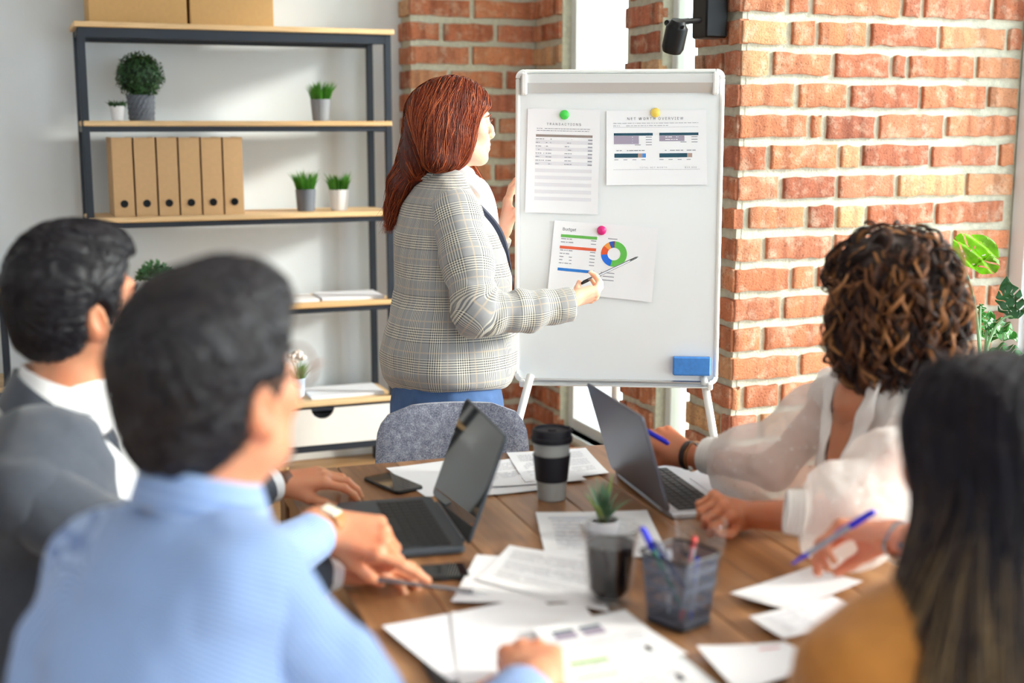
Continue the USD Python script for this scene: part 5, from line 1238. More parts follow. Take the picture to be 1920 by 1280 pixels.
    tips, HP_, HR_ = hand_field(A, W(1072, 562, 3.615), hd, bk, 1, [(.45, .75, .5), (.60, .85, .5), (.7, .9, .5), (.75, .9, .5)], thumb=(.9, .05, .1), thumb_out=.55, s=.90, elbow=rel, fr=(.025, .038))
    am = A.mesh(.0027, lo=np.minimum(W(1040, 520, 3.7), rwr) - .09)
    A2 = Field(); hand_field(A2, W(946, 424, 3.985), W(958, 350, 3.99) - W(946, 424, 3.985), -RI*.95 - F0*.2, 1, [(.12, .35, .4), (.10, .35, .4), (.12, .38, .4), (.2, .4, .4)], thumb=(.55, .1, .2), s=.90, elbow=lel, fr=(.025, .036))
    a2 = A2.mesh(.0027, lo=None)
    T = Field(); T.chain([W0(842, 700), W0(846, 540), W0(836, 400)], [.115, .105, .10], .05); hipl, hipr = W0(842, 745) - rt*.09, W0(842, 745) + rt*.09
    tm = T.mesh(.014)
    obj('body', cat_(hm, am, a2, tm), SK_F, P, True, world=True)
    face_parts(P, X, R, s, BROWR, LIPR, IRIS, True)
    # ---- jeans and shoes
    J = Field(); J.loft([(W0(842, 800), .19, .165), (W0(838, 760), .19, .160), (W0(836, 715), .18, .150), (W0(838, 670), .16, .13)], rt, fw, .03, 2.2)
    for sd in (-1, 1):
        hp = base + rt*sd*.095 + ZZ*.72 - fw*.01; kn = base + rt*sd*.09 + ZZ*.42 + fw*.02; an = base + rt*sd*.085 + ZZ*.06 - fw*.02
        J.chain([hp, kn, an], [.098, .064, .046], .04)
    jm = relax(J.mesh(.010), 1); jm = wrinkle(jm, lambda v: folds(v, 16, .004, (1, 1, .6), 8)); j = obj('jeans', jm, DENIM, P, True, world=True)
    for sd in (-1, 1):
        q = base + rt*sd*.085; S = Field(); S.chain([q - fw*.03 + ZZ*.045, q + fw*.07 + ZZ*.035, q + fw*.15 + ZZ*.028], [.040, .038, .030], .02); S.cut(q + ZZ*.006, -ZZ, .4); obj('shoe', S.mesh(.006), SHOE, P, True, world=True)
    # ---- hair
    HH = Field(); XH = lambda x, y, z: H[:3, 3] + R @ np.array([x, y, z])
    HH.ell(XH(0, -.016, .042), (.092, .112, .092), R, .02)
    HH.ell(XH(.025, -.035, -.03), (.080, .085, .115), R, .03)
    HH.chain([XH(0, -.085, .02), W(785, 300, 3.73), W(752, 345, 3.76), W(738, 392, 3.80), W(731, 425, 3.82)], [.075, .058, .036, .022, .008], .03, flat=(RI*.5 + F0*.5, 1.1))
    HH.cap(W(812, 230, 3.64), W(818, 296, 3.62), .055, .040, .04); HH.cap(W(841, 262, 3.635), W(846, 303, 3.63), .036, .016, .03)
    HH.ell(XH(-.0, .118, -.060), (.110, .082, .125), R, .012, '-'); HH.ell(XH(.07, .098, -.01), (.05, .05, .07), R, .012, '-')
    hh = HH.mesh(.0055); hh = wrinkle(hh, lambda v: .0018*np.sin((v @ RI)*420 + 30*(v[:, 2]) + 6*meshkit.noise(v*30)))
    REDB = pm('red_hair_base', (80, 28, 18), .5, vary=.3, scale=60); RED_H = hairmat('red_hair', [(78, 26, 16), (118, 44, 24), (150, 64, 34), (98, 34, 20), (188, 100, 58)])
    hr = obj('hair', hh, REDB, P, True, world=True)
    top = XH(.008, .0, .13); g = np.random.default_rng(3)
    def dr(p, t):
        q = p - XH(0, -.02, .04); rad = q - RI*0; side = q @ R[:, 0]; v = -ZZ*1.0 + R[:, 0][None]*(np.sign(side - .005)*np.clip(1.2 - np.abs(side)*14, 0, 1.2))[:, None] - R[:, 1][None]*np.clip(.55 - 1.2*t, 0.05, 1)*np.ones(len(p))[:, None]
        return v
    st_ = surf_points(hh, 2600, 4, lambda c: (c[:, 2] > XH(0, 0, .02)[2]) * 1.0 + .25)
    S = flow_strands(HH, .007, st_, dr, 26, .0085, (.0005, .0045), 5, wig=.055)
    lens = g.uniform(.55, 1, len(S)); S = [s_[:max(5, int(27*l))] for s_, l in zip(S, lens)]; S = [s_ for s_ in S if np.linalg.norm(s_[-1] - s_[0]) > .02]
    tress('hair_strands', S, .0014, .0005, RED_H, hr, 1)
    # loose ends behind the back and the front lock over the collar
    S = []
    for k in range(420):
        u, t0 = g.normal(0, 1), g.uniform(0, 1); a = W(770 + 12*u, 292 + 30*t0, 3.74 + .02*g.normal()); b = W(742 + 9*u + 6*g.normal(), 360, 3.77 + .02*g.normal()); c = W(728 + 7*g.normal(), 400 + 40*g.uniform(), 3.81 + .02*g.normal()); S.append(bez([a, b, (b+c)/2 + g.normal(0, .004, 3), c], 12))
    for k in range(520):
        u = g.normal(0, 1); a = W(868 + 5*u, 296 + 8*g.normal(), 3.77); b = W(884 + 6*u, 330, 3.83 + .01*g.normal()); c = W(908 + 8*u, 362 + 6*g.normal(), 3.87 + .012*g.normal()); e = W(922 + 6*g.normal(), 392 + 14*g.uniform(-1, 1), 3.88); S.append(bez([a, b, c, e], 12))
    tress('hair_ends', S, .0014, .0004, RED_H, hr, 2)
    # ---- pen
    tp = (tips[0]*.55 + tips[4]*.45); pb = W(1197, 481, 3.80); d = nrm(pb - tp)
    pen('black and silver pen in the presenter\'s hand aimed at the Budget sheet', pb, tp - d*.02, SILV, BLK, BLK, .0038, ends=(.16, .88))
build_presenter()

# ================================================================== seated people
SK_M = skin('skin_tan', (206, 146, 112)); SK_M2 = skin('skin_ruddy', (214, 150, 116), (1.05, .82, .74)); SK_C = skin('skin_bronze', (190, 124, 90)); SK_D = skin('skin_light_tan', (206, 146, 118))
BROWD = pm('dark_brow', (30, 22, 20), .7); LIPM = pm('lip_tan', (170, 104, 92), .5)
def legs(P, pel, fw, rt, mt, feet=.0, kn=.44, wdt=.10, shoe=SHOE):
    """seated trousers: thighs forward, shins down"""
    J = Field(); J.ell(pel + ZZ*.0, (.175, .15, .11), np.stack([rt, fw, ZZ], 1), .03)
    for sd in (-1, 1):
        hp = pel + rt*sd*.09; k = hp + fw*kn + rt*sd*.03 + ZZ*(-.0); an = np.array([*(k + fw*feet)[:2], .09]); J.chain([hp, k, an], [.088, .066, .050], .04)
        q = np.array([*an[:2], 0]); S = Field(); S.chain([q - fw*.03 + ZZ*.045, q + fw*.07 + ZZ*.035, q + fw*.16 + ZZ*.028], [.042, .040, .032], .02); S.cut(q + ZZ*.006, -ZZ, .4); obj('shoe', S.mesh(.007), shoe, P, True, world=True)
    J.cut(pel + ZZ*.12, ZZ, .3)
    obj('trousers', wrinkle(relax(J.mesh(.011), 1), lambda v: folds(v, 12, .004, seed=4)), mt, P, True, world=True)
def shorthair(P, Fd, H, R, s, mt, hm, seed, off=.010, fade=None, n=2200, length=8, top=1.0, strand_w=.0011, front=.078, nape=-.085):
    """short hair cap over the scalp, with combed strands on top"""
    X = lambda x, y, z: H[:3, 3] + R @ (np.array([x, y, z]) * s); K = Field()
    K.ell(X(0, -.016, .036), np.array([.080 + off*.8, .100 + off, .087 + off*1.3*top]) * s, R, .02); K.ell(X(0, -.045, -.03), np.array([.066 + off*.3, .066 + off*.6, .070]) * s, R, .03)
    if top > 1.3: K.ell(X(0, .040, .090), np.array([.066, .058, .046])*s, R, .03)
    elif top > 1.1: K.ell(X(0, .048, .084), np.array([.062, .054, .048])*s, R, .04)
    K.cut(X(0, front, .0), R[:, 1]*.93 - R[:, 2]*.36, .22*s, .012); K.cut(X(0, -.02, nape), -R[:, 2], .3*s, .010)
    K.cut(X(0, .030, -.012), nrm(R[:, 1]*.92 - R[:, 2]*.40), .115*s, .010); 
    for sx in (-1, 1): K.ell(X(sx*.085, -.002, -.020), np.array([.022, .026, .034])*s, R, .008, '-')
    m = K.mesh(.0045*s); m = wrinkle(m, lambda v: .0022*np.sin((v @ R[:, 0])*300 + 40*meshkit.noise(v*26)) + .0016*(meshkit.noise(v*120) - .5))
    h = obj('hair', m, mt, P, True, world=True)
    st = surf_points(m, n, seed, lambda c: ((c - X(0, 0, .0)) @ R[:, 2] > -.06) * 1.0)
    dr = lambda p, t: np.repeat((R[:, 1]*.75 + R[:, 0]*.25)[None], len(p), 0) * (((p - X(0, 0, .07)) @ R[:, 2]) > 0)[:, None] - R[:, 2][None]*(.6*(((p - X(0, 0, .07)) @ R[:, 2]) <= 0))[:, None] - .3*R[:, 1][None]*(((p - X(0, 0, .07)) @ R[:, 2]) <= 0)[:, None]
    S = flow_strands(K, .006*s, st, dr, length, .0035, (-.001, .004), seed + 1, wig=.35)
    tress('hair_strands', list(S), strand_w, strand_w*.4, hm, h, seed)
    return h
def sleeve_(P, name, pts, rs, mt, seed, h=.007, amp=.005, uvr=None, cutd=None, ref=None, fq=95, foldamp=.004):
    pts = [pts[0]*.80 + pts[1]*.20] + list(pts[1:]); rs = [rs[0]*.90] + list(rs[1:]); S = Field(); S.chain(pts, rs, .035); S.cut(pts[-1], cutd if cutd is not None else pts[-1] - pts[-2], rs[-1]*2.4)
    m = relax(S.mesh(h), 1); el = pts[len(pts)//2]; rf = -F0 if ref is None else ref
    def fn(v):
        uv = uv_limb(v, pts, rf); d = np.linalg.norm(v - el, axis=1); return folds(v, 11, foldamp, seed=seed) + amp*np.sin(uv[:, 1]*fq + 1.7*np.sin(uv[:, 0]*30)) * np.exp(-(d/.10)**2)
    m = wrinkle(m, fn); return obj(name, m, mt, P, True, uv_limb(m[0], pts, rf, uvr or .06), world=True)
def ring_band(c, d, r, w, th, flat=None, fl=1.0, n=28):
    """a strap around a wrist: axis d"""
    d = nrm(d); a = nrm(np.cross(d, [0, 0, 1.0])); b = np.cross(d, a)
    if flat is not None: b = nrm(np.asarray(flat) - d*(np.asarray(flat) @ d)); a = np.cross(b, d)
    R = np.stack([a, b * fl, d], 1); return mv(lathe([(r, -w/2), (r + th, -w/2 + .001), (r + th, w/2 - .001), (r, w/2), (r, -w/2)], n), c, R)
def tweed(name, c, v=.16, st=None):
    c = np.array(lin(c)); return material(name, {'t': ('texture_coordinate', {}), 'n': ('noise_texture', dict(scale=260, detail=3)), 'm': ('noise_texture', dict(scale=9, detail=2)), 'r': ('rgb_ramp', {'ramp': [(.3, tuple(c*(1 - v))), (.7, tuple(np.clip(c*(1 + v), 0, 1)))]}), 'b': ('bump', dict(strength=.3, distance=.0015)), 'p': ('principled_bsdf', dict(roughness=.92, sheen_weight=.3))},
        [('t.object', 'n.vector'), ('n.fac', 'r.fac'), ('r.color', 'p.base_color'), ('n.fac', 'b.height'), ('b.normal', 'p.normal')], 'p.BSDF')
SUIT = tweed('grey_suit', (64, 70, 82)); SUITN = tweed('navy_suit', (38, 44, 66)); TROU = tweed('navy_trousers', (30, 34, 52)); HAIRB = pm('black_hair', (18, 16, 25), .55, vary=.3, scale=50); HAIRS = hairmat('black_hair_strand', [(12, 11, 20), (24, 21, 28), (44, 38, 42), (18, 16, 26)])
def seat_for(label, pel, fw): 
    chair(label, (pel[0], pel[1], 0), math.atan2(fw[1], fw[0]) + math.pi/2, low=True, zt=.76)

# ------------------------------------------------ the man in the grey suit
def build_suit():
    ps = 1.30; fw = nrm(RI*math.sin(ps) + F0*math.cos(ps)); rt = np.cross(fw, ZZ)
    hc = W(150, 572, 2.2); pel = np.array([hc[0] - .10*fw[0] - .03, hc[1] - .12*fw[1] - .05, .555])
    P = person('black haired person in a grey suit jacket seated at the left of the table', np.array([*pel[:2], 0]))
    nk = hc + np.array([-.010, -.010, -.165]) - fw*.035; ch = nk*.62 + pel*.38 + fw*.0
    rsh, lsh = nk + rt*.180 - ZZ*.112 - fw*.045, nk - rt*.185 - ZZ*.072
    # jacket
    B = Field(); ax = nk - pel; st = [(pel + ax*t + fw*o, w, d) for t, w, d, o in ((.02, .195, .155, .0), (.25, .18, .145, -.01), (.5, .19, .142, -.015), (.72, .20, .138, -.01), (.86, .180, .120, -.006), (.95, .125, .088, 0), (1.0, .085, .066, .006))]
    B.loft(st, rt, fw, .03, 2.3, endk=.03)
    for sh in (rsh, lsh): B.cap(sh, sh*.55 + nk*.45 + ZZ*.005, .072, .055, .05)
    B.cap(nk + ZZ*-.02 + fw*.012, nk + ZZ*.11 + fw*.05, .058, .085, .012, '-'); B.cap(nk + fw*.10 + ZZ*.03, nk + fw*.19 - ZZ*.20, .052, .028, .02, '-')
    m = wrinkle(relax(B.mesh(.009), 1), lambda v: folds(v, 9, .006, (1, 1, .7), 11)); jk = obj('jacket', m, SUIT, P, True, world=True)
    cen = nk + fw*.012; Rg = lambda a, r, z: cen + (rt*math.sin(a) + fw*math.cos(a))*r + ZZ*z
    def collar(nm, r0, r1, zt, drop, mt, a0, a1, th, front):
        V, F = [], []
        for i in range(41):
            a = a0 + (a1 - a0)*i/40; f_ = (1 - math.cos(a)) / 2; z = zt*f_ + front*(1 - f_); ra = r0 + (r1 - r0)*(1 - f_)
            V += [Rg(a, ra - th, z - drop*.3), Rg(a, ra - th*.3, z), Rg(a, ra + th*.6, z + .001), Rg(a, ra + th*1.2 + drop*.42, z - drop*.85), Rg(a, ra + th + drop*.36, z - drop)]
            if i: b = 5*(i-1); F += [(b+k, b+(k+1) % 5, b+5+(k+1) % 5) for k in range(5)] + [(b+k, b+5+(k+1) % 5, b+5+k) for k in range(5)]
        return obj(nm, (np.array(V), np.array(F)), mt, P if nm == 'shirt_collar' else jk, smooth=50, world=True)
    collar('jacket_collar', .078, .084, .060, .062, SUIT, .95, 2*math.pi - .95, .006, -.050)
    for sg_ in (1, -1): strip(jk, 'lapel', B, [cen + rt*sg_*x + fw*y + ZZ*z for x, y, z in ((.080, .055, -.05), (.070, .105, -.11), (.045, .140, -.19), (.018, .150, -.27))], (.030, .075, .070, .012), 0, SUIT, flip=-sg_, th=.008)
    collar('shirt_collar', .064, .066, .068, .036, SHIRTW, .25, 2*math.pi - .25, .004, .012)
    C = Field(); C.ell(nk + fw*.060 - ZZ*.14, (.10, .080, .16), np.stack([rt, fw, ZZ], 1), .02); C.cap(nk - ZZ*.03 + fw*.015, nk + ZZ*.02 + fw*.02, .066, .060, .03); obj('shirt', C.mesh(.008), SHIRTW, P, True, world=True)
    # arms
    lwr = WZ(528, 905, .795); lel = lsh*.5 + lwr*.5 + np.array([.02, -.03, -.10]); lel[2] = max(lel[2], .80) - .0
    rwr = WZ(634, 1064, .788); rel = np.array([rsh[0]*.48 + rwr[0]*.52, rsh[1]*.5 + rwr[1]*.5 - .10, .80])
    sleeve_(P, 'sleeve', [lsh, (lsh+lel)/2, lel, lwr - nrm(lwr-lel)*.045], [.076, .066, .056, .043], SUIT, 12); sleeve_(P, 'sleeve', [rsh, (rsh+rel)/2, rel, rwr - nrm(rwr-rel)*.035], [.076, .066, .058, .046], SUIT, 13)
    for wr, el, o in ((lwr, lel, .038), (rwr, rel, .026)): d = nrm(wr - el); obj('shirt_cuff', ring_band(wr - d*o, d, .0335, .030, .004), SHIRTW, P, True, world=True)
    # head and hands
    H = Hframe(hc, RI*math.sin(.82) + F0*math.cos(.82), .06); R = H[:3, :3]; K = Field(); X = head_field(K, H, 1.0, neck=nk - ZZ*.03, neckr=.060)
    A = Field(); hd = WZ(640, 893, .80) - lwr; hand_field(A, lwr, hd, ZZ*.95 - F0*.25, 1, [(.30, .45, .3), (.32, .5, .35), (.36, .55, .4), (.40, .6, .4)], thumb=(.35, .1, .25), thumb_out=.55, s=1.02, elbow=lel, fr=(.029, .040))
    A2 = Field(); hand_field(A2, rwr, WZ(800, 1068, .779) - rwr, ZZ, -1, [(.25, .5, .4), (.30, .6, .5), (.36, .7, .5), (.42, .7, .5)], thumb=(.3, .1, .2), s=1.0, elbow=rel, fr=(.029, .040))
    T = Field(); T.chain([pel, nk - ZZ*.10], [.11, .10], .05)
    obj('body', cat_(K.mesh(.0036), A.mesh(.003), A2.mesh(.003), T.mesh(.016)), SK_M, P, True, world=True); face_parts(P, X, R, 1.0, BROWD, LIPM, IRIS)
    BD = Field(); BD.cap(X(-.055, .012, -.052), X(-.02, .070, -.096), .020, .021, .02); BD.cap(X(.055, .012, -.052), X(.02, .070, -.096), .020, .021, .02); BD.ell(X(0, .076, -.098), (.026, .020, .020), R, .02); obj('beard', BD.mesh(.004), pm('stubble', (92, 66, 56), .8), P, True, world=True)
    shorthair(P, K, H, R, 1.0, HAIRB, HAIRS, 41, off=.013, top=1.5, n=2600, length=9)
    d = nrm(lwr - lel); w = obj('watch', ring_band(lwr - d*.004, d, .0305, .024, .003), pm('watch_strap_brown', (104, 62, 42), .5), P, True, world=True, label='brown wrist watch strap'); u = nrm(ZZ - d*(ZZ @ d))
    obj('watch_case', mv(lathe([(0, 0), (.019, 0), (.020, .002), (.019, .007), (.0, .008)], 24), lwr - d*.004 + u*.030, np.stack([d, np.cross(u, d), u], 1)), pm('brass', (190, 150, 92), .3, metallic=.8), w, smooth=35, world=True)
    legs(P, pel, fw, rt, TROU, .04); seat_for('grey upholstered chair under the person in the grey suit', pel, fw)
build_suit()

# ------------------------------------------------ the man in the blue striped shirt, nearest the camera on the left
def stripes(name, a, b, period=.0058):
    n = {'u': ('uvmap', {}), 's': ('separate_xyz', {}), 'd': ('math', dict(math_type='multiply', value2=2*math.pi/period)), 'f': ('math', dict(math_type='sine')), 'mr': ('map_range', dict(from_min=-.25, from_max=.35, clamp=True)), 'm': ('mix_color', dict(a=lin(a), b=lin(b))), 'p': ('principled_bsdf', dict(roughness=.85, sheen_weight=.15))}
    return material(name, n, [('u.UV', 's.vector'), ('s.x', 'd.value1'), ('d.value', 'f.value1'), ('f.value', 'mr.value'), ('mr.result', 'm.fac'), ('m.result', 'p.base_color')], 'p.BSDF')
def build_blue():
    D0 = 1.45; ps = .78; fw = nrm(RI*math.sin(ps) + F0*math.cos(ps)); rt = np.cross(fw, ZZ); hc = W(401, 722, D0)
    nk = W(368, 938, 1.44) - ZZ*.02; pel = np.array([*(W(340, 1200, 1.42) - fw*.10)[:2], .55])
    P = person('person in a blue striped shirt, back to the camera, nearest at left', np.array([*pel[:2], 0])); SH = stripes('blue_stripe_shirt', (160, 186, 228), (112, 140, 196))
    rsh, lsh = W(452, 1092, 1.37), W(190, 1062, 1.55); ax = nk - pel
    B = Field(); st = [(pel + ax*t + fw*o, w, d) for t, w, d, o in ((.0, .19, .15, .0), (.3, .185, .145, -.01), (.55, .195, .145, -.02), (.75, .190, .135, -.016), (.88, .155, .108, -.010), (.96, .110, .080, 0), (1.0, .080, .064, .004))]
    B.loft(st, rt, fw, .03, 2.3, endk=.03)
    for sh in (rsh, lsh): B.cap(sh, sh*.5 + nk*.5 - ZZ*.0, .070, .052, .06)
    B.cap(nk - ZZ*.015 + fw*.01, nk + ZZ*.12 + fw*.05, .056, .078, .012, '-')
    m = wrinkle(relax(B.mesh(.008), 1), lambda v: folds(v, 8, .007, (1, 1, .8), 21) + .005*np.sin((v @ rt)*40 + (v @ ZZ)*34 + 3*meshkit.noise(v*7)) * np.exp(-((v - (nk - ZZ*.16)) @ ZZ / .09)**2))
    tilt_ = nrm(rt*.8 + ZZ*.6); U_ = uv_torso(m[0], pel, rt, fw, ZZ, .19); obj('shirt', m, SH, P, True, np.stack([U_[:, 1]*.80 + U_[:, 0]*.60, U_[:, 0]], 1), world=True)
    # collar: stand and fall
    V, F, U = [], [], []; cen = nk + fw*.008 + ZZ*.012
    for i in range(37):
        a = -2.75 + 5.5*i/36; o = -fw*math.cos(a) + rt*math.sin(a); f_ = (1 + math.cos(a)) / 2; z = .014 + .044*f_; p0 = cen + o*.060 + ZZ*z
        q = [p0 - o*.003, p0 + o*.006 + ZZ*.004, p0 + o*(.017 + .004*f_) - ZZ*.040, p0 + o*.010 - ZZ*.042]; V += q; U += [(k*.02, a*.066) for k in range(4)]
        if i: b = 4*(i-1); F += [(b+k, b+k+1, b+5+k) for k in range(3)] + [(b+k, b+5+k, b+4+k) for k in range(3)]
    obj('collar', (np.array(V), np.array(F)), SH, P, True, np.array(U), world=True)
    lwr = WZ(612, 990, .875); lel = lsh*.52 + lwr*.48 + np.array([-.02, .05, -.10]); rwr = WZ(1004, 1272, .815); rel = np.array([rsh[0]*.55 + rwr[0]*.45 + .0, rsh[1] - .05, .79])
    SH2 = stripes('violet_stripe_sleeve', (150, 160, 214), (112, 120, 184))
    sleeve_(P, 'sleeve', [lsh, (lsh+lel)/2 - F0*.01, lel, lwr - nrm(lwr-lel)*.03], [.074, .067, .058, .044], SH, 22, foldamp=.006, ref=ZZ); sleeve_(P, 'sleeve', [rsh, (rsh+rel)/2, rel, rwr - nrm(rwr-rel)*.03], [.074, .067, .058, .043], SH, 23, foldamp=.006, ref=ZZ)
    H = Hframe(hc, RI*math.sin(.56) + F0*math.cos(.56), .08); R = H[:3, :3]; K = Field(); X = head_field(K, H, 1.03, neck=nk - ZZ*.03, neckr=.061)
    A = Field(); tips, _, _ = hand_field(A, lwr, WZ(850, 1040, .83) - lwr, ZZ*.8 - F0*.55, 1, [(.22, .18, .15), (.95, 1.15, .7), (1.05, 1.2, .7), (1.1, 1.2, .7)], thumb=(.7, .1, .3), thumb_out=.40, s=1.10, elbow=lel, fr=(.030, .041))
    A2 = Field(); t2, _, _ = hand_field(A2, rwr, WZ(978, 1165, .80) - rwr, ZZ*.9 - RI*.1, -1, [(.55, .75, .4), (.65, .85, .5), (.7, .9, .5), (.75, .9, .5)], thumb=(.45, -.1, .2), thumb_out=.85, s=1.10, elbow=rel, fr=(.030, .041))
    T = Field(); T.chain([pel, nk - ZZ*.10], [.11, .10], .05)
    obj('body', cat_(K.mesh(.004), A.mesh(.0032), A2.mesh(.0032), T.mesh(.016)), SK_M2, P, True, world=True); face_parts(P, X, R, 1.03, BROWD, LIPM, IRIS)
    hb = pm('greying_black_hair', (24, 22, 30), .55, vary=.4, scale=40); shorthair(P, K, H, R, 1.03, hb, hairmat('greying_strand', [(16, 16, 26), (30, 27, 34), (54, 46, 46), (22, 20, 30), (70, 60, 58)]), 51, off=.009, top=1.15, n=2600, length=7)
    BD = Field()
    for sx in (-1, 1): BD.cap(X(sx*.060, .004, -.040), X(sx*.022, .066, -.094), .014, .020, .02)
    obj('beard', BD.mesh(.0045), pm('grey_stubble', (124, 106, 98), .85), P, True, world=True)
    # glasses
    gm = pm('glasses_brown', (112, 74, 50), .3)
    g_ = obj('eyeglasses', tube([X(.082, -.012, .006), X(.083, .03, .010), X(.072, .100, .010)], .0022, 8), gm, P, True, world=True)
    obj('temple_arm', tube([X(-.082, -.012, .006), X(-.083, .03, .010), X(-.072, .100, .010)], .0022, 8), gm, g_, True, world=True)
    for sx in (-1, 1): obj('lens_rim', mv(trimesh.creation.torus(.024, .0018, 28, 6), X(sx*.034, .104, .002), R @ rx(math.pi/2)), gm, g_, True, world=True)
    obj('bridge', tube([X(-.011, .105, .008), X(0, .108, .011), X(.011, .105, .008)], .0018, 6), gm, g_, True, world=True)
    d = nrm(lwr - lel); gold = pm('tan_leather', (168, 112, 48), .45); w = obj('watch', ring_band(lwr + d*.002, d, .0325, .024, .004), gold, P, True, world=True, label='tan wrist watch with a pale dial'); u = nrm(ZZ*.8 - F0*.6 - d*((ZZ*.8 - F0*.6) @ d))
    obj('watch_face', mv(cbox(.030, .024, .007, .002), lwr + d*.002 + u*.034, np.stack([np.cross(u, d), d, u], 1)), pm('watch_dial', (232, 226, 206), .2), w, world=True)
    tp = tips[4]*.7 + tips[0]*.3; pb = WZ(918, 1112, .757); d = nrm(pb - tp)
    pen('silver pen under the pointing hand with the tan watch', pb, tp - d*.045, SILV, PLASTIC_W, SILV, .0040)
    tp = t2[4]*.4 + t2[0]*.6; pb = WZ(928, 1146, .757); d = nrm(pb - tp); pen('grey pen in the fist resting on the white sheets', pb, tp - d*.03, SILV, GREYP, SILV, .0040)
    legs(P, pel, fw, rt, TROU, .03); seat_for('grey upholstered chair under the person in the blue striped shirt', pel, fw)
build_blue()

# ------------------------------------------------ the curly haired woman in the sheer white blouse
def build_curly():
    fw = nrm(-RI*math.cos(.30) - F0*math.sin(.30)); rt = np.cross(fw, ZZ); D0 = 2.6; hc = W(1650, 552, D0); nk = W(1655, 705, 2.60); pel = np.array([*(nk - fw*.14 + RI*.05)[:2], .55])
    P = person('curly haired person in a sheer white blouse at the right of the table', np.array([*pel[:2], 0])); 
    n = {'t': ('texture_coordinate', {}), 'v': ('voronoi_texture', dict(scale=56, randomness=.35)), 'l': ('math', dict(math_type='less_than', value2=.20)), 'nn': ('noise_texture', dict(scale=700, detail=1)), 'f': ('mix_float', dict(a=.62, b=.97)), 'tr': ('transparent_bsdf', {}), 'd': ('principled_bsdf', dict(base_color=lin((240, 234, 230)), roughness=.9, sheen_weight=.3)), 'tl': ('translucent_bsdf', dict(color=lin((240, 232, 228)))), 'dt': ('mix_closure', dict(fac=.3)), 'm': ('mix_closure', {})}
    SHEER = material('dotted_chiffon', n, [('t.object', 'v.vector'), ('v.distance', 'l.value1'), ('l.value', 'f.fac'), ('f.result', 'm.fac'), ('d.BSDF', 'dt.closure1'), ('tl.BSDF', 'dt.closure2'), ('tr.BSDF', 'm.closure1'), ('dt.closure', 'm.closure2')], 'm.closure')
    BLO = pm('blouse_cotton', (236, 230, 226), .9, vary=.03, scale=20, bump=.2, bscale=60, sheen_weight=.2)
    rsh, lsh = nk - ZZ*.085 + rt*.17, nk - ZZ*.085 - rt*.17; ax = nk - pel
    B = Field(); st = [(pel + ax*t + fw*o, w, d) for t, w, d, o in ((.0, .18, .145, .0), (.25, .165, .130, .0), (.55, .175, .140, .012), (.75, .178, .128, .012), (.88, .155, .098, .0), (.96, .105, .075, 0), (1.0, .075, .060, .004))]
    B.loft(st, rt, fw, .03, 2.3, endk=.03)
    for sg_ in (-1, 1): B.ell(pel + ax*.60 + fw*.085 + rt*sg_*.075, (.07, .07, .075), None, .04)
    for sh in (rsh, lsh): B.cap(sh, sh*.5 + nk*.5, .062, .048, .05)
    B.cap(nk - ZZ*.015 + fw*.01, nk + ZZ*.12 + fw*.05, .056, .078, .012, '-'); 
    m = wrinkle(relax(B.mesh(.008), 1), lambda v: folds(v, 12, .006, (1, 1, .6), 31) + .004*np.sin((v @ rt)*90 + 4*meshkit.noise(v*8))); bl = obj('blouse', m, BLO, P, True, world=True)
    c = nk + fw*.01
    for sg_ in (1, -1): strip(bl, 'blouse_placket', B, [c + rt*sg_*x + fw*y + ZZ*z for x, y, z in ((.062, .020, -.01), (.052, .075, -.05), (.032, .125, -.13), (.014, .150, -.22), (.002, .16, -.34))], (.022, .044, .036, .026, .022), 0, BLO, flip=sg_, off=.017, th=.004, wave=.003)
    V, F = [], []
    for i in range(37):
        a = .55 + (2*math.pi - 1.1)*i/36; o = fw*math.cos(a) + rt*math.sin(a); f_ = (1 - math.cos(a)) / 2; p0 = c + o*.060 + ZZ*(.010 + .030*f_); V += [p0 - o*.002, p0 + o*.006, p0 + o*.016 - ZZ*.030, p0 + o*.010 - ZZ*.032]
        if i: b = 4*(i-1); F += [(b+k, b+(k+1) % 4, b+4+(k+1) % 4) for k in range(4)] + [(b+k, b+4+(k+1) % 4, b+4+k) for k in range(4)]
    obj('blouse_collar', (np.array(V), np.array(F)), BLO, bl, smooth=50, world=True)
    rwr = W(1284, 852, 2.86); rel = W(1452, 884, 2.70); lwr = WZ(1378, 962, .79); lel = W(1590, 972, 2.28)
    for nm, sh, el, wr, cu, sd in (('sleeve', rsh, rel, rwr, W(1345, 858, 2.80), 32), ('sleeve', lsh, lel, lwr, W(1508, 962, 2.29), 33)):
        S = Field(); S.chain([sh, (sh+el)/2, el, el*.45 + cu*.55, cu], [.070, .078, .086, .070, .040], .05); S.cut(cu, cu - el, .12)
        m = wrinkle(relax(S.mesh(.008), 1), lambda v: folds(v, 14, .007, seed=sd) + .005*np.sin(np.linalg.norm(v - cu, axis=1)*60 + 5*meshkit.noise(v*10)))
        obj(nm, m, SHEER, P, True, world=True); d = nrm(cu - el)
        for k in range(4): obj('cuff_smocking', mv(trimesh.creation.torus(.0375 - .0006*k, .0050, 26, 8), cu + d*(.004 + .0085*k), np.stack([nrm(np.cross(d, ZZ)), np.cross(d, nrm(np.cross(d, ZZ))), d], 1)), BLO, P, True, world=True)
    H = Hframe(hc, -RI*math.cos(.45) + F0*math.sin(.45), .02); R = H[:3, :3]; K = Field(); X = head_field(K, H, .96, True, .7, nk - ZZ*.03, .048); K.cap(nk, nk - ZZ*.05 + fw*.03, .05, .07, .03); K.ell(nk - ZZ*.16 + fw*.015, (.11, .075, .15), np.stack([rt, fw, ZZ], 1), .03)
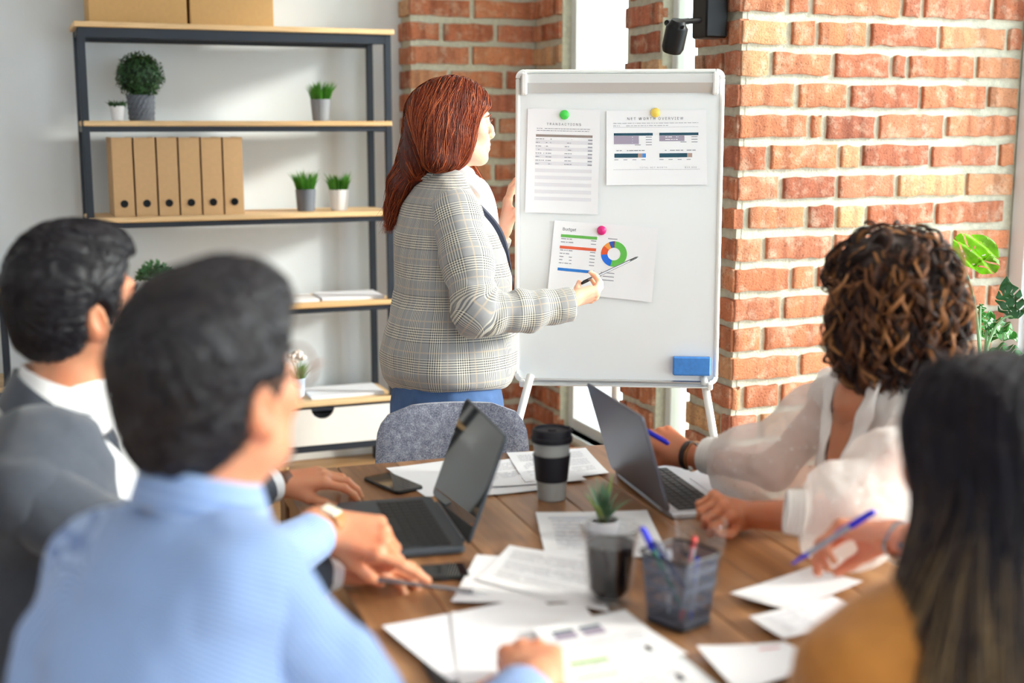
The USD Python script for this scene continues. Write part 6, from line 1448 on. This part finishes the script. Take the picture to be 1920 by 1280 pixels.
    NV = Field(); NV.loft([(c_ + fw*.002, w_ + .014, d_ + .017) for c_, w_, d_ in st], rt, fw, .02, 2.3, endk=.02); vb = nk + fw*.15 - ZZ*.30
    for sg_ in (-1, 1):
        v_ = nk + rt*sg_*.050 - vb; nn = nrm(np.cross(nrm(v_), fw)); nn = nn * np.sign(nn @ rt) * sg_; NV.cut(vb + rt*sg_*.004, nn, .6, .004)
    
    for sg_ in (-1, 1): NV.P.insert(1, Field().ell(pel + ax*.60 + fw*.096 + rt*sg_*.075, (.07, .07, .075), None, .04).P[0])
    NV.cut(nk + fw*.02, -fw, .6, .004)
    A = Field(); tips, _, _ = hand_field(A, rwr, W(1196, 796, 2.93) - rwr, -F0*.75 + ZZ*.35 + RI*.2, -1, [(.5, .8, .5), (.7, .9, .5), (.8, 1.0, .5), (.9, 1.0, .5)], thumb=(.5, .0, .2), thumb_out=.6, s=.92, elbow=rel, fr=(.026, .036))
    A2 = Field(); hand_field(A2, lwr, W(1300, 925, 2.36) - lwr, -F0*.70 + ZZ*.72, -1, [(1.15, 1.35, .8), (1.2, 1.4, .8), (1.2, 1.4, .8), (1.25, 1.4, .8)], thumb=(.15, -.1, .5), thumb_out=.6, s=.95, elbow=lel, fr=(.027, .037))
    for sh, el in ((rsh, rel), (lsh, lel)): A.cap(sh, el, .045, .036, .03)
    T = Field(); T.chain([pel, nk - ZZ*.12], [.11, .09], .05)
    obj('body', cat_(K.mesh(.004), A.mesh(.0030), A2.mesh(.0030), T.mesh(.016), NV.mesh(.006)), SK_C, P, True, world=True); face_parts(P, X, R, .96, BROWD, LIPR, IRIS, True)
    # curls
    HH = Field(); XH = lambda x, y, z: hc + R @ np.array([x, y, z]); HH.ell(XH(0, -.02, .03), (.092, .112, .098), R, .02); HH.ell(XH(.0, -.060, -.045), (.105, .095, .125), R, .04); HH.ell(XH(0, -.050, -.13), (.105, .085, .075), R, .04); HH.ell(XH(-.07, .0, -.06), (.045, .065, .10), R, .03); HH.ell(XH(.07, .0, -.06), (.045, .060, .10), R, .03)
    HH.ell(XH(0, .125, -.045), (.075, .085, .115), R, .012, '-'); hh = HH.mesh(.006); hh = wrinkle(hh, lambda v: .012*(meshkit.noise(v*38, 5) - .5) + .006*np.sin(v @ ZZ*140 + 9*meshkit.noise(v*22)))
    hr = obj('hair', hh, pm('brown_hair_base', (46, 28, 22), .6), P, True, world=True); CH = hairmat('brown_curl', [(40, 26, 24), (78, 48, 34), (122, 78, 50), (54, 34, 28), (164, 112, 70), (34, 22, 22), (92, 58, 38), (46, 30, 26)])
    g = np.random.default_rng(8); stp = surf_points(hh, 620, 9, lambda c: (c[:, 2] > hc[2] - .10) * 1.0 + .35)
    dr = lambda p, t: -np.ones((len(p), 1))*ZZ + .5*(p - XH(0, -.03, p[:, 2].mean()*0))*np.array([1, 1, 0])*2.5
    G = flow_strands(HH, .008, stp, dr, 40, .0066, (.0, .024), 10, wig=.34); S, Wd = [], []
    for q in G:
        L = int(g.integers(20, 41)); c = spline(q[:L], 60); tv = np.gradient(c, axis=0); tv /= np.linalg.norm(tv, axis=1)[:, None]; a = np.cross(tv, nrm(g.normal(size=3))); a /= np.linalg.norm(a, axis=1)[:, None] + 1e-9; b = np.cross(tv, a); t = np.linspace(0, 1, 60); r = g.uniform(.007, .0165) * np.minimum(1, t*2.5 + .15); ph_ = g.uniform(0, 6.3) + g.choice((-1, 1)) * t * L * g.uniform(.40, .58)
        for k in range(10):
            o = g.normal(0, .0016, 3); rr_ = r * g.uniform(.75, 1.2); S.append(c + a*(rr_*np.cos(ph_ + k*.035))[:, None] + b*(rr_*np.sin(ph_ + k*.035))[:, None] + o)
    tress('curls', S, .0016, .0008, CH, hr, 3, 10)
    d = nrm(rwr - rel); w = obj('bracelet', ring_band(rwr - d*.012, d, .0300, .012, .003), pm('bracelet_dark', (56, 44, 40), .4, metallic=.3), P, True, world=True, label='dark bracelet with a pearl'); obj('bead', mv(trimesh.creation.icosphere(2, .0055), rwr - d*.012 - F0*.026 - ZZ*.022), PLASTIC_W, w, True, world=True); obj('bangle', mv(trimesh.creation.torus(.0325, .0022, 28, 6), rwr - d*.026, np.stack([nrm(np.cross(d, ZZ)), np.cross(d, nrm(np.cross(d, ZZ))), d], 1)), pm('bangle_bronze', (150, 106, 66), .35, metallic=.7), w, True, world=True)
    a, b = W(1198, 800, 2.83), W(1254, 832, 2.79); d = nrm(b - a); pen('blue ballpoint pen in the far hand behind the grey laptop lid', a - d*.065, b, WPEN, SILV, BLUE, .0046, ends=(.12, .60))
    legs(P, pel, fw, rt, pm('beige_trousers', (168, 150, 132), .9), .03); seat_for('grey upholstered chair under the curly haired person', pel, fw)
build_curly()

# ------------------------------------------------ the woman with long dark hair in the mustard top
def build_mustard():
    fw = nrm(-RI*.25 + F0*.97); rt = np.cross(fw, ZZ); D0 = 1.5; hc = W(1838, 868, D0); nk = W(1835, 1070, 1.47); pel = np.array([*(nk - fw*.10)[:2], .55]); MU = pm('mustard_knit', (174, 112, 42), .9, vary=.08, scale=30, bump=.3, bscale=300, sheen_weight=.3)
    P = person('person with long dark hair in a mustard top, nearest at right', np.array([*pel[:2], 0])); rsh, lsh = nk - ZZ*.075 + rt*.165, W(1588, 1256, 1.42); ax = nk - pel
    B = Field(); st = [(pel + ax*t, w, d) for t, w, d in ((.0, .18, .14), (.25, .165, .125), (.55, .175, .135), (.75, .178, .124), (.88, .155, .098), (.96, .105, .075), (1.0, .075, .060))]
    B.loft(st, rt, fw, .03, 2.3, endk=.03)
    for sh in (rsh, lsh): B.cap(sh, sh*.5 + nk*.5 - ZZ*.01, .062, .050, .06)
    B.cap(nk - ZZ*.01, nk + ZZ*.12, .056, .07, .012, '-'); m = wrinkle(relax(B.mesh(.009), 1), lambda v: folds(v, 8, .006, seed=61)); obj('top', m, MU, P, True, world=True)
    rwr = W(1674, 1004, 2.08); rel = np.array([rsh[0]*.55 + rwr[0]*.45 + .10, rsh[1]*.5 + rwr[1]*.5 - .02, .84]); lel = lsh + fw*.10 - ZZ*.24 - rt*.06; lwr = lel + fw*.20 + rt*.10 - ZZ*.04
    lel = lsh + fw*.08 - ZZ*.25 - rt*.02; lwr = lel + rt*.16 + fw*.13 - ZZ*.05
    sleeve_(P, 'sleeve', [rsh, (rsh+rel)/2, rel, rel*.7 + rwr*.3], [.064, .058, .052, .046], MU, 62); sleeve_(P, 'sleeve', [lsh, (lsh+lel)/2, lel, lel*.4 + lwr*.6], [.066, .060, .054, .044], MU, 63)
    H = Hframe(hc, -RI*.35 + F0*.94, 0); R = H[:3, :3]; K = Field(); X = head_field(K, H, .96, True, .7, nk - ZZ*.03, .048)
    A = Field(); tips, _, _ = hand_field(A, rwr, W(1536, 990, 2.15) - rwr, RI*.15 + ZZ*.75 + F0*.45, -1 if False else 1, [(.65, .55, .2), (.75, .75, .4), (.85, .9, .5), (.9, .9, .5)], thumb=(.75, .25, .0), thumb_out=.42, s=.98, elbow=rel, fr=(.026, .037))
    A2 = Field(); hand_field(A2, lwr, fw*.5 + rt, ZZ, 1, [(.3, .4, .3)]*4, s=.92, elbow=lel, fr=(.026, .037)); T = Field(); T.chain([pel, nk - ZZ*.12], [.11, .09], .05)
    obj('body', cat_(K.mesh(.0045), A.mesh(.003), A2.mesh(.004), T.mesh(.016)), SK_D, P, True, world=True); face_parts(P, X, R, .96, BROWD, LIPR, IRIS, True)
    HH = Field(); XH = lambda x, y, z: hc + R @ np.array([x, y, z]); HH.ell(XH(0, -.016, .040), (.092, .112, .094), R, .02); HH.loft([(XH(-x, -.055 - y, .02) - ZZ*z, w, d) for z, w, d, y, x in ((.0, .088, .085, 0, 0), (.10, .106, .090, .01, .012), (.20, .130, .092, .03, .030), (.32, .155, .082, .055, .055), (.46, .170, .068, .075, .08), (.66, .175, .050, .08, .10))], R[:, 0], R[:, 1], .04, 2.2)
    HH.ell(XH(0, .118, -.060), (.088, .085, .125), R, .012, '-'); HH.cut(XH(0, .050, -.12), R[:, 1], .2, .02)
    hh = HH.mesh(.007); hh = wrinkle(hh, lambda v: .003*np.sin((v @ R[:, 0])*260 + 20*meshkit.noise(v*9)) + .003*np.sin((v @ R[:, 0])*90 + v @ ZZ*6))
    z1, z0 = W(1760, 900, 1.5)[2], W(1760, 1200, 1.45)[2]; DKB = [(18, 17, 30), (30, 26, 38), (44, 36, 42), (22, 20, 32), (34, 28, 36)]; ENDS = [(96, 74, 54), (56, 46, 44), (158, 130, 88), (76, 60, 48), (44, 38, 42)]
    nb_ = {'g': ('geometry', {}), 'x': ('separate_xyz', {}), 'mr': ('map_range', dict(from_min=z1, from_max=z0, clamp=True)), 'c': ('mix_color', dict(a=lin((18, 16, 26)), b=lin((74, 58, 46)))), 'p': ('principled_bsdf', dict(roughness=.5))}
    hb = material('ombre_hair_base', nb_, [('g.position', 'x.vector'), ('x.z', 'mr.value'), ('mr.result', 'c.fac'), ('c.result', 'p.base_color')], 'p.BSDF'); hr = obj('hair', hh, hb, P, True, world=True)
    g = np.random.default_rng(12); stp = surf_points(hh, 2400, 13, lambda c: (c[:, 2] > hc[2] - .12) * 1.0 + .25); dr = lambda p, t: -np.ones((len(p), 1))*ZZ + R[:, 0][None]*(np.sign((p - hc) @ R[:, 0])*np.clip(1.0 - np.abs((p - hc) @ R[:, 0])*13, 0, 1) * ((p - hc) @ ZZ > .02))[:, None] - R[:, 1][None]*.3*((p - hc) @ ZZ > .0)[:, None]
    S = flow_strands(HH, .009, stp, dr, 46, .0145, (-.001, .008), 14, wig=.06); S = [s_[:int(k)] for s_, k in zip(S, g.integers(20, 47, len(S)))]
    tress('hair_strands', S, .0020, .0010, hairmat('ombre_hair', DKB, zr=(z0, z1, ENDS)), hr, 5)
    d = nrm(rwr - rel); w = obj('bracelet', ring_band(rwr - d*.012, d, .0285, .010, .003), SILV, P, True, world=True, label='silver bracelet'); obj('charm', mv(trimesh.creation.icosphere(2, .010), rwr - d*.012 - F0*.028), SILV, w, True, world=True)
    a, b = W(1483, 1058, 2.10), W(1640, 958, 2.02); pen('blue tipped pen in the hand of the person in the mustard top', a, b, GREYP, BLUE, BLUE, .0046, ends=(.22, .72))
    legs(P, pel, fw, rt, TROU, .03); seat_for('grey upholstered chair under the person in the mustard top', pel, fw)
build_mustard()
